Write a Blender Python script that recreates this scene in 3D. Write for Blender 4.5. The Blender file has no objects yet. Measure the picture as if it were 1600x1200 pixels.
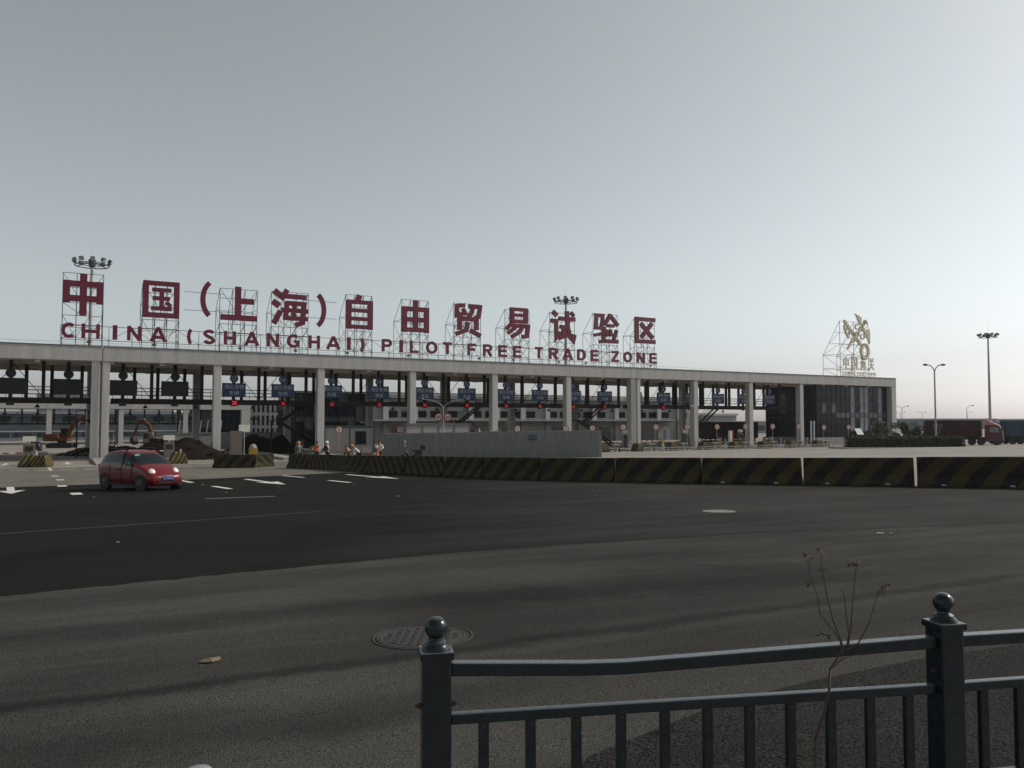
import bpy, bmesh, math, random
from math import sin, cos, pi, radians, sqrt, atan2
from mathutils import Vector, Matrix
random.seed(7)
NW = ['zero', 'one', 'two', 'three', 'four', 'five', 'six', 'seven', 'eight', 'nine', 'ten', 'eleven', 'twelve', 'thirteen', 'fourteen', 'fifteen', 'sixteen', 'seventeen', 'eighteen', 'nineteen', 'twenty', 'twentyone']
sc = bpy.context.scene
COL = sc.collection

# ------------------------------------------------------------ camera
EYE = 4.0                                   # above the toll plaza; 1.62 m above the road where it stands
cam_d = bpy.data.cameras.new('camera'); cam = bpy.data.objects.new('camera', cam_d); COL.objects.link(cam)
cam_d.sensor_width = 36; cam_d.lens = 36 * 1250 / 1600
cam_d.clip_start = 0.05; cam_d.clip_end = 8000
cam.location = (0, 0, EYE); cam.rotation_euler = (pi / 2 + 0.04598, 0, 0)
sc.camera = cam
sc.render.resolution_x = 1024; sc.render.resolution_y = 768

# ------------------------------------------------------------ sky, sun, exposure
SUN_AZ = radians(19)                        # counted from +X towards +Y
SUN_EL = radians(36)
w = bpy.data.worlds.new('World'); sc.world = w; w.use_nodes = True
nt = w.node_tree; bg = nt.nodes['Background']
sky = nt.nodes.new('ShaderNodeTexSky'); sky.sky_type = 'NISHITA'; sky.sun_disc = False
sky.sun_elevation = SUN_EL; sky.sun_rotation = pi / 2 - SUN_AZ
sky.air_density = 0.75; sky.dust_density = 1.6; sky.ozone_density = 1.0; sky.altitude = 0
hs = nt.nodes.new('ShaderNodeHueSaturation'); hs.inputs['Saturation'].default_value = 0.27; hs.inputs['Hue'].default_value = 0.45
nt.links.new(sky.outputs[0], hs.inputs['Color']); nt.links.new(hs.outputs[0], bg.inputs[0])
bg.inputs[1].default_value = 0.125
sl = bpy.data.lights.new('sun', 'SUN'); sl.energy = 3.1; sl.angle = radians(0.6); sl.color = (1, 0.93, 0.82)
so = bpy.data.objects.new('sun', sl); COL.objects.link(so)
S = Vector((cos(SUN_EL) * cos(SUN_AZ), cos(SUN_EL) * sin(SUN_AZ), sin(SUN_EL)))
so.rotation_euler = S.to_track_quat('Z', 'Y').to_euler(); so.location = (60, 20, 60)
vs = sc.view_settings; vs.view_transform = 'Standard'; vs.look = 'None'; vs.gamma = 1; vs.exposure = 0.0
vs.use_curve_mapping = False
sc.cycles.use_denoising = True
sc.cycles.max_bounces = 6; sc.cycles.diffuse_bounces = 3; sc.cycles.glossy_bounces = 3
sc.cycles.transmission_bounces = 4; sc.cycles.transparent_max_bounces = 6
sc.cycles.caustics_reflective = False; sc.cycles.caustics_refractive = False

# ------------------------------------------------------------ materials
MATS = {}
def mat(name, col, rough=0.7, metal=0.0, var=0.12, scale=3.0, bump=0.0, bscale=40.0, spec=0.4, emit=None, alpha=None, streak=None):
    if name in MATS: return MATS[name]
    m = bpy.data.materials.new(name); m.use_nodes = True; MATS[name] = m
    n = m.node_tree.nodes; l = m.node_tree.links; b = n['Principled BSDF']
    b.inputs['Roughness'].default_value = rough; b.inputs['Metallic'].default_value = metal
    b.inputs['Specular IOR Level'].default_value = spec
    tc = n.new('ShaderNodeTexCoord')
    if var > 0:
        no = n.new('ShaderNodeTexNoise'); no.inputs['Scale'].default_value = scale; no.inputs['Detail'].default_value = 6
        no.inputs['Roughness'].default_value = 0.65
        if streak:
            mp = n.new('ShaderNodeMapping'); mp.inputs['Scale'].default_value = streak
            l.new(tc.outputs['Object'], mp.inputs[0]); l.new(mp.outputs[0], no.inputs['Vector'])
        else: l.new(tc.outputs['Object'], no.inputs['Vector'])
        rp = n.new('ShaderNodeMapRange'); rp.inputs[1].default_value = 0.3; rp.inputs[2].default_value = 0.7
        rp.inputs[3].default_value = 1 - var; rp.inputs[4].default_value = 1 + var * 0.7
        l.new(no.outputs[0], rp.inputs[0])
        mx = n.new('ShaderNodeVectorMath'); mx.operation = 'SCALE'; mx.inputs[0].default_value = col
        l.new(rp.outputs[0], mx.inputs['Scale']); l.new(mx.outputs[0], b.inputs['Base Color'])
        rr = n.new('ShaderNodeMapRange'); rr.inputs[3].default_value = max(0.02, rough - 0.08); rr.inputs[4].default_value = min(1, rough + 0.1)
        l.new(no.outputs[0], rr.inputs[0]); l.new(rr.outputs[0], b.inputs['Roughness'])
    else:
        b.inputs['Base Color'].default_value = (*col, 1)
    if bump > 0:
        nb = n.new('ShaderNodeTexNoise'); nb.inputs['Scale'].default_value = bscale; nb.inputs['Detail'].default_value = 4
        l.new(tc.outputs['Object'], nb.inputs['Vector'])
        bp = n.new('ShaderNodeBump'); bp.inputs['Strength'].default_value = bump; bp.inputs['Distance'].default_value = 0.02
        l.new(nb.outputs[0], bp.inputs['Height']); l.new(bp.outputs[0], b.inputs['Normal'])
    if emit:
        b.inputs['Emission Color'].default_value = (*emit[0], 1); b.inputs['Emission Strength'].default_value = emit[1]
    return m

def asphalt(name, col, fine, grain, stain_amt, coarse_bump, col2=None, bands=()):
    """asphalt: stone grain, drawn-out tyre and drip stains, patches; colours only"""
    m = bpy.data.materials.new(name); m.use_nodes = True; MATS[name] = m
    n = m.node_tree.nodes; l = m.node_tree.links; b = n['Principled BSDF']
    tc = n.new('ShaderNodeTexCoord')
    g = n.new('ShaderNodeTexNoise'); g.inputs['Scale'].default_value = fine; g.inputs['Detail'].default_value = 3; g.inputs['Roughness'].default_value = 0.7
    l.new(tc.outputs['Object'], g.inputs['Vector'])
    mp = n.new('ShaderNodeMapping'); mp.vector_type = 'TEXTURE'; mp.inputs['Rotation'].default_value = (0, 0, radians(24)); mp.inputs['Scale'].default_value = (7.0, 0.95, 1)
    l.new(tc.outputs['Object'], mp.inputs[0])
    s1 = n.new('ShaderNodeTexNoise'); s1.inputs['Scale'].default_value = 1.0; s1.inputs['Detail'].default_value = 7; s1.inputs['Roughness'].default_value = 0.6; s1.inputs['Distortion'].default_value = 0.5
    l.new(mp.outputs[0], s1.inputs['Vector'])
    s2 = n.new('ShaderNodeTexNoise'); s2.inputs['Scale'].default_value = 0.35; s2.inputs['Detail'].default_value = 5
    l.new(tc.outputs['Object'], s2.inputs['Vector'])
    r1 = n.new('ShaderNodeMapRange'); r1.inputs[1].default_value = 0.40; r1.inputs[2].default_value = 0.56; r1.inputs[3].default_value = 1 - stain_amt; r1.inputs[4].default_value = 1.05
    l.new(s1.outputs[0], r1.inputs[0])
    r2 = n.new('ShaderNodeMapRange'); r2.inputs[1].default_value = 0.3; r2.inputs[2].default_value = 0.7; r2.inputs[3].default_value = 0.78; r2.inputs[4].default_value = 1.2
    l.new(s2.outputs[0], r2.inputs[0])
    rg = n.new('ShaderNodeMapRange'); rg.inputs[1].default_value = 0.38; rg.inputs[2].default_value = 0.64; rg.inputs[3].default_value = 1 - grain; rg.inputs[4].default_value = 1 + grain * 1.3
    l.new(g.outputs[0], rg.inputs[0])
    m1 = n.new('ShaderNodeMath'); m1.operation = 'MULTIPLY'; l.new(r1.outputs[0], m1.inputs[0]); l.new(r2.outputs[0], m1.inputs[1])
    m2 = n.new('ShaderNodeMath'); m2.operation = 'MULTIPLY'; l.new(m1.outputs[0], m2.inputs[0]); l.new(rg.outputs[0], m2.inputs[1])
    def math_(op, a_, b_=None, c_=None):
        q_ = n.new('ShaderNodeMath'); q_.operation = op
        for i_, v_ in enumerate((a_, b_, c_)):
            if v_ is None: continue
            if isinstance(v_, (int, float)): q_.inputs[i_].default_value = v_
            else: l.new(v_, q_.inputs[i_])
        return q_.outputs[0]
    tone = m2.outputs[0]
    if bands:                                      # tyre worn and wet stained tracks: y = slope x + c, half width, x range, strength
        sp0 = n.new('ShaderNodeSeparateXYZ'); l.new(tc.outputs['Object'], sp0.inputs[0])
        wob = n.new('ShaderNodeTexNoise'); wob.inputs['Scale'].default_value = 1.9; wob.inputs['Detail'].default_value = 9; wob.inputs['Roughness'].default_value = 0.7; l.new(tc.outputs['Object'], wob.inputs['Vector'])
        wv_ = math_('MULTIPLY_ADD', wob.outputs[0], 1.0, -0.5)
        for sl_, c_, hw, xa, xb, st_ in bands:
            d_ = math_('SUBTRACT', sp0.outputs[1], math_('MULTIPLY_ADD', sp0.outputs[0], sl_, c_))
            d_ = math_('ABSOLUTE', math_('MULTIPLY_ADD', wv_, hw * 3.6, d_))
            r_ = n.new('ShaderNodeMapRange'); r_.interpolation_type = 'SMOOTHSTEP'; r_.inputs[1].default_value = hw * 0.15; r_.inputs[2].default_value = hw * 1.5; r_.inputs[3].default_value = st_; r_.inputs[4].default_value = 0; l.new(d_, r_.inputs[0])
            e_ = n.new('ShaderNodeMapRange'); e_.interpolation_type = 'SMOOTHSTEP'; e_.inputs[1].default_value = 0; e_.inputs[2].default_value = 1.2
            mn = math_('MINIMUM', math_('SUBTRACT', sp0.outputs[0], xa), math_('SUBTRACT', xb, sp0.outputs[0])); l.new(mn, e_.inputs[0])
            tone = math_('MULTIPLY', tone, math_('SUBTRACT', 1.0, math_('MULTIPLY', math_('MULTIPLY', r_.outputs[0], e_.outputs[0]), math_('MULTIPLY_ADD', rg.outputs[0], .35, .65))))
    mx = n.new('ShaderNodeVectorMath'); mx.operation = 'SCALE'; mx.inputs[0].default_value = col
    l.new(tone, mx.inputs['Scale']); l.new(mx.outputs[0], b.inputs['Base Color'])
    if col2:                                       # towards +x the newer surfacing wears into the older; old asphalt only turns darker
        sp = n.new('ShaderNodeSeparateXYZ'); l.new(tc.outputs['Object'], sp.inputs[0])
        ns = n.new('ShaderNodeMath'); ns.operation = 'MULTIPLY_ADD'; ns.inputs[1].default_value = 7.0; l.new(s1.outputs[0], ns.inputs[0]); l.new(sp.outputs[0], ns.inputs[2])
        rb = n.new('ShaderNodeMapRange'); rb.inputs[1].default_value = 0.5; rb.inputs[2].default_value = 8.5; l.new(ns.outputs[0], rb.inputs[0])
        cm = n.new('ShaderNodeMix'); cm.data_type = 'RGBA'; cm.inputs[6].default_value = (*col, 1); cm.inputs[7].default_value = (*col2, 1); l.new(rb.outputs[0], cm.inputs[0]); l.new(cm.outputs[2], mx.inputs[0])
    b.inputs['Roughness'].default_value = 0.93; b.inputs['Specular IOR Level'].default_value = 0.06
    bp = n.new('ShaderNodeBump'); bp.inputs['Strength'].default_value = coarse_bump; bp.inputs['Distance'].default_value = 0.012
    l.new(g.outputs[0], bp.inputs['Height']); l.new(bp.outputs[0], b.inputs['Normal'])
    return m

def stripes(name, slope, period, ya, yb, axis=0):
    """yellow and black warning stripes in object space, worn and dusty"""
    m = bpy.data.materials.new(name); m.use_nodes = True; MATS[name] = m
    n = m.node_tree.nodes; l = m.node_tree.links; b = n['Principled BSDF']
    tc = n.new('ShaderNodeTexCoord'); sx = n.new('ShaderNodeSeparateXYZ'); l.new(tc.outputs['Object'], sx.inputs[0])
    mu = n.new('ShaderNodeMath'); mu.operation = 'MULTIPLY_ADD'; mu.inputs[1].default_value = -slope
    l.new(sx.outputs[2], mu.inputs[0]); 
    ad = n.new('ShaderNodeMath'); ad.operation = 'ADD'; l.new(sx.outputs[0], ad.inputs[0]); l.new(sx.outputs[1], ad.inputs[1])
    l.new(ad.outputs[0], mu.inputs[2])
    oi = n.new('ShaderNodeObjectInfo'); ph = n.new('ShaderNodeMath'); ph.operation = 'MULTIPLY_ADD'; ph.inputs[1].default_value = period; l.new(oi.outputs['Random'], ph.inputs[0]); l.new(mu.outputs[0], ph.inputs[2])
    dv = n.new('ShaderNodeMath'); dv.operation = 'DIVIDE'; dv.inputs[1].default_value = period; l.new(ph.outputs[0], dv.inputs[0])
    fr = n.new('ShaderNodeMath'); fr.operation = 'FRACT'; l.new(dv.outputs[0], fr.inputs[0])
    gt = n.new('ShaderNodeMath'); gt.operation = 'GREATER_THAN'; gt.inputs[1].default_value = 0.5; l.new(fr.outputs[0], gt.inputs[0])
    no = n.new('ShaderNodeTexNoise'); no.inputs['Scale'].default_value = 3.5; no.inputs['Detail'].default_value = 8; no.inputs['Roughness'].default_value = 0.75
    l.new(tc.outputs['Object'], no.inputs['Vector'])
    mx = n.new('ShaderNodeMix'); mx.data_type = 'RGBA'; mx.inputs[6].default_value = (*yb, 1); mx.inputs[7].default_value = (*ya, 1)
    l.new(gt.outputs[0], mx.inputs[0])
    mr = n.new('ShaderNodeMapRange'); mr.inputs[1].default_value = 0.42; mr.inputs[2].default_value = 0.66; mr.inputs[3].default_value = 0.10; mr.inputs[4].default_value = 0.85
    l.new(no.outputs[0], mr.inputs[0])
    m2 = n.new('ShaderNodeMix'); m2.data_type = 'RGBA'; m2.inputs[7].default_value = (0.040, 0.036, 0.030, 1)
    l.new(mr.outputs[0], m2.inputs[0]); l.new(mx.outputs[2], m2.inputs[6]); l.new(m2.outputs[2], b.inputs['Base Color'])
    b.inputs['Roughness'].default_value = 0.85; b.inputs['Specular IOR Level'].default_value = 0.1
    bp = n.new('ShaderNodeBump'); bp.inputs['Strength'].default_value = 0.3; bp.inputs['Distance'].default_value = 0.02
    l.new(no.outputs[0], bp.inputs['Height']); l.new(bp.outputs[0], b.inputs['Normal'])
    return m

M_ground = mat('pale concrete paving', (0.215, 0.196, 0.168), 0.9, var=0.3, scale=0.12, bump=0.15, bscale=25)
M_apron = mat('dirty concrete apron', (0.115, 0.102, 0.081), 0.9, var=0.35, scale=0.5, bump=0.2, bscale=25)
M_old = asphalt('old grey asphalt', (0.053, 0.0510, 0.0480), 120, 0.8, 0.30, 0.8, (0.043, 0.0415, 0.0385), [(.469, 6.50, .15, -9, 6.5, .42), (.30, 8.35, .50, -1.6, 4.6, .34), (.22, 9.3, .34, .5, 7, .30), (.42, 8.75, .28, -5.5, -.8, .24), (.33, 5.2, .4, -6, 1.0, .2), (.31, 10.7, .35, -3.2, 3.5, .22)])
M_new = asphalt('new dark asphalt', (0.0112, 0.011, 0.0107), 110, 0.7, 0.18, 0.7, (0.033, 0.0318, 0.030))
M_coarse = asphalt('coarse asphalt', (0.019, 0.0188, 0.018), 70, 1.1, 0.15, 1.0)
M_paint = mat('worn white road paint', (0.55, 0.54, 0.50), 0.8, var=0.25, scale=9)
M_paintw = mat('faded road paint', (0.13, 0.13, 0.125), 0.85, var=0.4, scale=12)
M_fascia = mat('painted concrete', (0.41, 0.395, 0.385), 0.75, var=0.2, scale=1.0, streak=(1.1, 1.1, 0.10))
M_pillar = mat('pillar render', (0.43, 0.415, 0.40), 0.75, var=0.18, scale=1.6, streak=(1.6, 1.6, 0.15))
M_soffit = mat('soffit render', (0.62, 0.575, 0.52), 0.85, var=0.16, scale=0.5)
M_steel = mat('dark brown steel', (0.016, 0.0125, 0.0115), 0.6, metal=0.0, var=0.25, scale=5, spec=0.15)
M_frame = mat('grey green scaffold tube', (0.16, 0.175, 0.165), 0.5, metal=0.4, var=0.3, scale=1.0)
M_red = mat('maroon letter sheet', (0.135, 0.011, 0.032), 0.5, var=0.14, scale=0.8)
M_gold = mat('pale gold emblem', (0.62, 0.57, 0.42), 0.45, metal=0.0, var=0.12, scale=2)
M_blue = mat('blue sign sheet', (0.009, 0.030, 0.092), 0.5, var=0.2, scale=2)
M_signw = mat('white sign letters', (0.34, 0.37, 0.40), 0.5, var=0.1)
M_signback = mat('grey sign back', (0.026, 0.027, 0.028), 0.6, metal=0.0, spec=0.15, var=0.2, scale=2)
M_led = mat('red signal lamp', (0.3, 0.0, 0.01), 0.5, var=0, emit=((1.0, 0.012, 0.05), 0.85))
M_led2 = mat('dimmer red signal lamp', (0.3, 0.0, 0.01), 0.5, var=0, emit=((1.0, 0.012, 0.04), 0.42))
M_black = mat('black rubber', (0.012, 0.012, 0.013), 0.7, var=0.2, scale=20)
M_glass = mat('dark tinted glass', (0.008, 0.012, 0.020), 0.15, var=0.25, scale=0.6, spec=0.12)
M_glass2 = mat('pale grey glass', (0.19, 0.21, 0.24), 0.25, var=0.25, scale=1.5, spec=0.25)  # paler base colour for some office panes and the windscreens
M_spandrel = mat('grey green spandrel glass', (0.05, 0.062, 0.068), 0.2, var=0.2, scale=1, spec=0.5)
M_mull = mat('dark window frame', (0.018, 0.02, 0.024), 0.5, metal=0.3, var=0.1)
M_white = mat('white painted wall', (0.40, 0.40, 0.395), 0.8, var=0.14, scale=0.4, streak=(0.6, 0.6, 0.12))
M_wall = mat('grey rendered wall', (0.26, 0.26, 0.258), 0.85, var=0.15, scale=0.4)
M_roofd = mat('dark roof sheet', (0.10, 0.105, 0.11), 0.7, var=0.15, scale=0.5)
M_galv = mat('galvanised steel', (0.36, 0.37, 0.37), 0.4, metal=0.6, var=0.15, scale=6)
M_polegrey = mat('grey lamp post paint', (0.33, 0.34, 0.34), 0.5, metal=0.2, var=0.12, scale=2)
M_lampdark = mat('dark floodlight metal', (0.06, 0.065, 0.07), 0.5, metal=0.3, var=0.15)
M_lens = mat('lamp lens', (0.30, 0.31, 0.31), 0.25, var=0.1)
M_hoard = mat('blue grey corrugated sheet', (0.215, 0.218, 0.216), 0.55, metal=0.0, var=0.16, scale=1.2, streak=(1.2, 1.2, 0.3))
M_fence = mat('slate blue fence paint', (0.010, 0.0155, 0.0205), 0.2, var=0.3, scale=22, bump=0.08, bscale=120, spec=0.3)
_n = M_fence.node_tree.nodes; _l = M_fence.node_tree.links; _b = _n['Principled BSDF']        # sky light on the rail tops painted in as paler upward faces; rust flecks
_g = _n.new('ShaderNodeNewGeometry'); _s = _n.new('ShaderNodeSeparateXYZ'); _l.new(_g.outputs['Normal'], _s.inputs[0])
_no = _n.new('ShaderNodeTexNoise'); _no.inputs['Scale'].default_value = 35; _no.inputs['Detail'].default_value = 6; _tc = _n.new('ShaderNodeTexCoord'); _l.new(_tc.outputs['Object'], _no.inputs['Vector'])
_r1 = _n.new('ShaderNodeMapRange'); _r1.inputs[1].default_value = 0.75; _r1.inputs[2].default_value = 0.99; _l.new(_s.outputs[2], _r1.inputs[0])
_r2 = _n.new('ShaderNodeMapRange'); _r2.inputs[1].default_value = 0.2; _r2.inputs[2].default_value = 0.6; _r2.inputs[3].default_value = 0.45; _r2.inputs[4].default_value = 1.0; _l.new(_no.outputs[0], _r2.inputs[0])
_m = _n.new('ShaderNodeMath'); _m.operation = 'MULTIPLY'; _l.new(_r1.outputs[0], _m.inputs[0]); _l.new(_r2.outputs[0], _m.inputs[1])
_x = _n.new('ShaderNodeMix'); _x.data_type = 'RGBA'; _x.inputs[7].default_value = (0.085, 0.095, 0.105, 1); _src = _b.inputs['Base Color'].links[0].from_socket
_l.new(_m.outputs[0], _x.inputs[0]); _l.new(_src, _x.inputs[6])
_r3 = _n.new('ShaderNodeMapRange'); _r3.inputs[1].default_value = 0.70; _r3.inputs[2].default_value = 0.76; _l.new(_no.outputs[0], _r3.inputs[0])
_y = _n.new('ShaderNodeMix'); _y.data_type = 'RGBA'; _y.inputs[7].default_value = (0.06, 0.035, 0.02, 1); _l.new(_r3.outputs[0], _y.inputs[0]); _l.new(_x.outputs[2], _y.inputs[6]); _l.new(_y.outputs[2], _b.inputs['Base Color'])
M_rust = mat('rusty bolt', (0.05, 0.03, 0.02), 0.8, var=0.4, scale=60)
M_yel = mat('yellow machine paint', (0.26, 0.165, 0.028), 0.6, var=0.18, scale=4)
M_conc = mat('rough concrete', (0.27, 0.26, 0.235), 0.9, var=0.25, scale=3, bump=0.3, bscale=20)
M_kerb = mat('kerb stone', (0.26, 0.25, 0.235), 0.9, var=0.2, scale=4, bump=0.2, bscale=50)
M_brown = mat('brown column panel', (0.13, 0.11, 0.095), 0.6, var=0.15, scale=3)
M_panelw = mat('pale sign panel', (0.62, 0.60, 0.53), 0.6, var=0.08)
M_redp = mat('red paint', (0.33, 0.025, 0.03), 0.5, var=0.15, scale=4)
M_soil = mat('dark soil', (0.017, 0.0135, 0.011), 0.95, spec=0.04, var=0.45, scale=3, bump=0.6, bscale=8)
M_rubble = mat('broken concrete', (0.17, 0.15, 0.125), 0.95, spec=0.05, var=0.35, scale=3, bump=0.4, bscale=12)
M_orange = mat('orange machine paint', (0.11, 0.04, 0.017), 0.75, spec=0.15, var=0.5, scale=2)
M_cabin = mat('white cabin panel', (0.27, 0.255, 0.245), 0.6, var=0.12, scale=1.5)
M_green = mat('green cabin trim', (0.02, 0.075, 0.065), 0.5, var=0.15)
M_carred = mat('red car paint', (0.125, 0.0025, 0.008), 0.24, var=0.06, scale=1.2, spec=0.5)
M_cardark = mat('dark blue car paint', (0.010, 0.014, 0.03), 0.3, var=0.1, spec=0.5)
M_carwhite = mat('white car paint', (0.55, 0.55, 0.54), 0.35, var=0.08)
M_carglass = mat('car window glass', (0.010, 0.013, 0.018), 0.06, var=0.2, scale=3, spec=0.22)
M_rim = mat('alloy rim', (0.03, 0.03, 0.03), 0.45, metal=0.4, var=0.2)
M_head = mat('headlamp lens', (0.72, 0.68, 0.58), 0.12, var=0.12, scale=9, spec=0.7)
M_plate = mat('blue number plate', (0.015, 0.05, 0.22), 0.4, var=0.1)
M_contred = mat('maroon container paint', (0.048, 0.013, 0.015), 0.6, spec=0.2, var=0.4, scale=0.9)
M_contblue = mat('blue container paint', (0.02, 0.055, 0.09), 0.6, var=0.2, scale=0.9)
M_faint = mat('faded white lettering', (0.22, 0.20, 0.20), 0.6, var=0.4, scale=4)
M_skin = mat('skin', (0.36, 0.20, 0.13), 0.6, var=0.1)
M_leaf = mat('dark evergreen leaf', (0.032, 0.048, 0.020), 0.6, var=0.5, scale=1.4)
M_leaf2 = mat('olive leaf', (0.055, 0.072, 0.030), 0.6, var=0.5, scale=1.2)
M_bark = mat('bark', (0.075, 0.06, 0.045), 0.9, var=0.3, scale=9)
M_twig = mat('dry twig', (0.060, 0.042, 0.036), 0.85, var=0.3, scale=30)
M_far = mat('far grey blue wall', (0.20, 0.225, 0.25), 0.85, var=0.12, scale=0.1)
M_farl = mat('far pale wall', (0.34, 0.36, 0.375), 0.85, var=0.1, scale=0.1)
M_iron = mat('cast iron', (0.038, 0.0355, 0.033), 0.9, metal=0.0, var=0.4, scale=20, bump=0.4, bscale=60)
M_cover = mat('pale worn cover', (0.17, 0.162, 0.145), 0.75, var=0.25, scale=14, bump=0.3, bscale=60)
M_leafdry = mat('dry leaf', (0.15, 0.12, 0.075), 0.8, var=0.3, scale=30)
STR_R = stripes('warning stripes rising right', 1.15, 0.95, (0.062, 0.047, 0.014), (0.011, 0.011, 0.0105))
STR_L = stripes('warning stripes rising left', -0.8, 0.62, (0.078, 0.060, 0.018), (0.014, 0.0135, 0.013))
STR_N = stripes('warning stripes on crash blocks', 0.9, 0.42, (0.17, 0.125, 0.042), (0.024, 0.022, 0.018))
STR_B = mat('red and white boom', (0.42, 0.33, 0.31), 0.5, var=0.2)

# ------------------------------------------------------------ mesh helpers
class MB:
    def __init__(s): s.v = []; s.f = []; s.m = []; s.mi = 0
    def add(s, vs, fs):
        o = len(s.v); s.v += [tuple(p) for p in vs]
        for f in fs: s.f.append([o + i for i in f]); s.m.append(s.mi)
        return s
    def box(s, c, d, rz=0, rx=0):
        hx, hy, hz = d[0] / 2, d[1] / 2, d[2] / 2
        R = Matrix.Rotation(rz, 3, 'Z') @ Matrix.Rotation(rx, 3, 'X')
        vs = [Vector(c) + R @ Vector((x * hx, y * hy, z * hz)) for z in (-1, 1) for x, y in ((-1, -1), (1, -1), (1, 1), (-1, 1))]
        return s.add(vs, [(3, 2, 1, 0), (4, 5, 6, 7), (0, 1, 5, 4), (1, 2, 6, 5), (2, 3, 7, 6), (3, 0, 4, 7)])
    def b2(s, x0, x1, y0, y1, z0, z1):
        return s.box(((x0 + x1) / 2, (y0 + y1) / 2, (z0 + z1) / 2), (x1 - x0, y1 - y0, z1 - z0))
    def tube(s, p, q, r, r2=None, n=8, cap=True):
        p = Vector(p); q = Vector(q); d = (q - p)
        if d.length < 1e-6: return s
        d.normalize(); a = d.orthogonal().normalized(); b = d.cross(a); r2 = r if r2 is None else r2
        ring = [(cos(2 * pi * (i + .5) / n), sin(2 * pi * (i + .5) / n)) for i in range(n)]
        vs = [p + a * (x * r) + b * (y * r) for x, y in ring] + [q + a * (x * r2) + b * (y * r2) for x, y in ring]
        fs = [(i, (i + 1) % n, n + (i + 1) % n, n + i) for i in range(n)]
        if cap: fs += [tuple(range(n - 1, -1, -1)), tuple(range(n, 2 * n))]
        return s.add(vs, fs)
    def path(s, pts, r, n=6, r2=None):
        r2 = r if r2 is None else r2; k = len(pts) - 1
        for i in range(k): s.tube(pts[i], pts[i + 1], r + (r2 - r) * i / k, r + (r2 - r) * (i + 1) / k, n)
        return s
    def prism(s, poly, y0, y1):                     # polygon in x,z extruded along y
        n = len(poly)
        vs = [(x, y0, z) for x, z in poly] + [(x, y1, z) for x, z in poly]
        fs = [tuple(range(n)), tuple(range(2 * n - 1, n - 1, -1))] + [(i, n + i, n + (i + 1) % n, (i + 1) % n) for i in range(n)]
        return s.add(vs, fs)
    def ribbon(s, pts, wd, y0, y1, closed=False):   # mitred stroke in x,z extruded along y
        P = [Vector(p) for p in pts]; n = len(P); L = []; Rr = []
        for i in range(n):
            if closed: a = P[i] - P[i - 1]; b = P[(i + 1) % n] - P[i]
            else:
                a = P[i] - P[i - 1] if i else P[1] - P[0]; b = P[i + 1] - P[i] if i < n - 1 else P[i] - P[i - 1]
            a = a.normalized(); b = b.normalized(); t = (a + b)
            t = t.normalized() if t.length > 1e-6 else a
            nn = Vector((-t.y, t.x)); k = max(0.45, nn.dot(Vector((-a.y, a.x))))
            L.append(P[i] + nn * (wd / 2 / k)); Rr.append(P[i] - nn * (wd / 2 / k))
        vs = []
        for i in range(n): vs += [(L[i].x, y0, L[i].y), (Rr[i].x, y0, Rr[i].y), (L[i].x, y1, L[i].y), (Rr[i].x, y1, Rr[i].y)]
        fs = []
        for i in range(n if closed else n - 1):
            a = 4 * i; b = 4 * ((i + 1) % n)
            fs += [(a, a + 1, b + 1, b), (a + 2, b + 2, b + 3, a + 3), (a, b, b + 2, a + 2), (a + 1, a + 3, b + 3, b + 1)]
        if not closed: fs += [(0, 2, 3, 1), (4 * n - 4, 4 * n - 3, 4 * n - 1, 4 * n - 2)]
        return s.add(vs, fs)
    def lathe(s, prof, n=16, c=(0, 0, 0)):
        vs = []; fs = []
        for r, z in prof:
            vs += [(c[0] + r * cos(2 * pi * i / n), c[1] + r * sin(2 * pi * i / n), c[2] + z) for i in range(n)]
        for k in range(len(prof) - 1):
            fs += [(k * n + i, k * n + (i + 1) % n, (k + 1) * n + (i + 1) % n, (k + 1) * n + i) for i in range(n)]
        fs += [tuple(range(n - 1, -1, -1)), tuple(range((len(prof) - 1) * n, len(prof) * n))]
        return s.add(vs, fs)
    def ball(s, c, r, n=16, m=10, sz=1.0):
        return s.lathe([(max(1e-4, r * sin(pi * i / m)), -r * sz * cos(pi * i / m)) for i in range(m + 1)], n, c)
    def mesh(s, name, mats, smooth=False):
        me = bpy.data.meshes.new(name); me.from_pydata(s.v, [], s.f)
        for mm in (mats if isinstance(mats, (list, tuple)) else [mats]): me.materials.append(mm)
        if s.mi or any(s.m): me.polygons.foreach_set('material_index', s.m)
        me.update()
        bm = bmesh.new(); bm.from_mesh(me); bmesh.ops.recalc_face_normals(bm, faces=bm.faces); bm.to_mesh(me); bm.free()
        if smooth:
            me.polygons.foreach_set('use_smooth', [True] * len(me.polygons))
            me.set_sharp_from_angle(angle=radians(40))
        return me
    def build(s, name, mats, parent=None, smooth=False, bevel=0, loc=None):
        return obj(name, s.mesh(name, mats, smooth), parent, bevel, loc)

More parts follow.
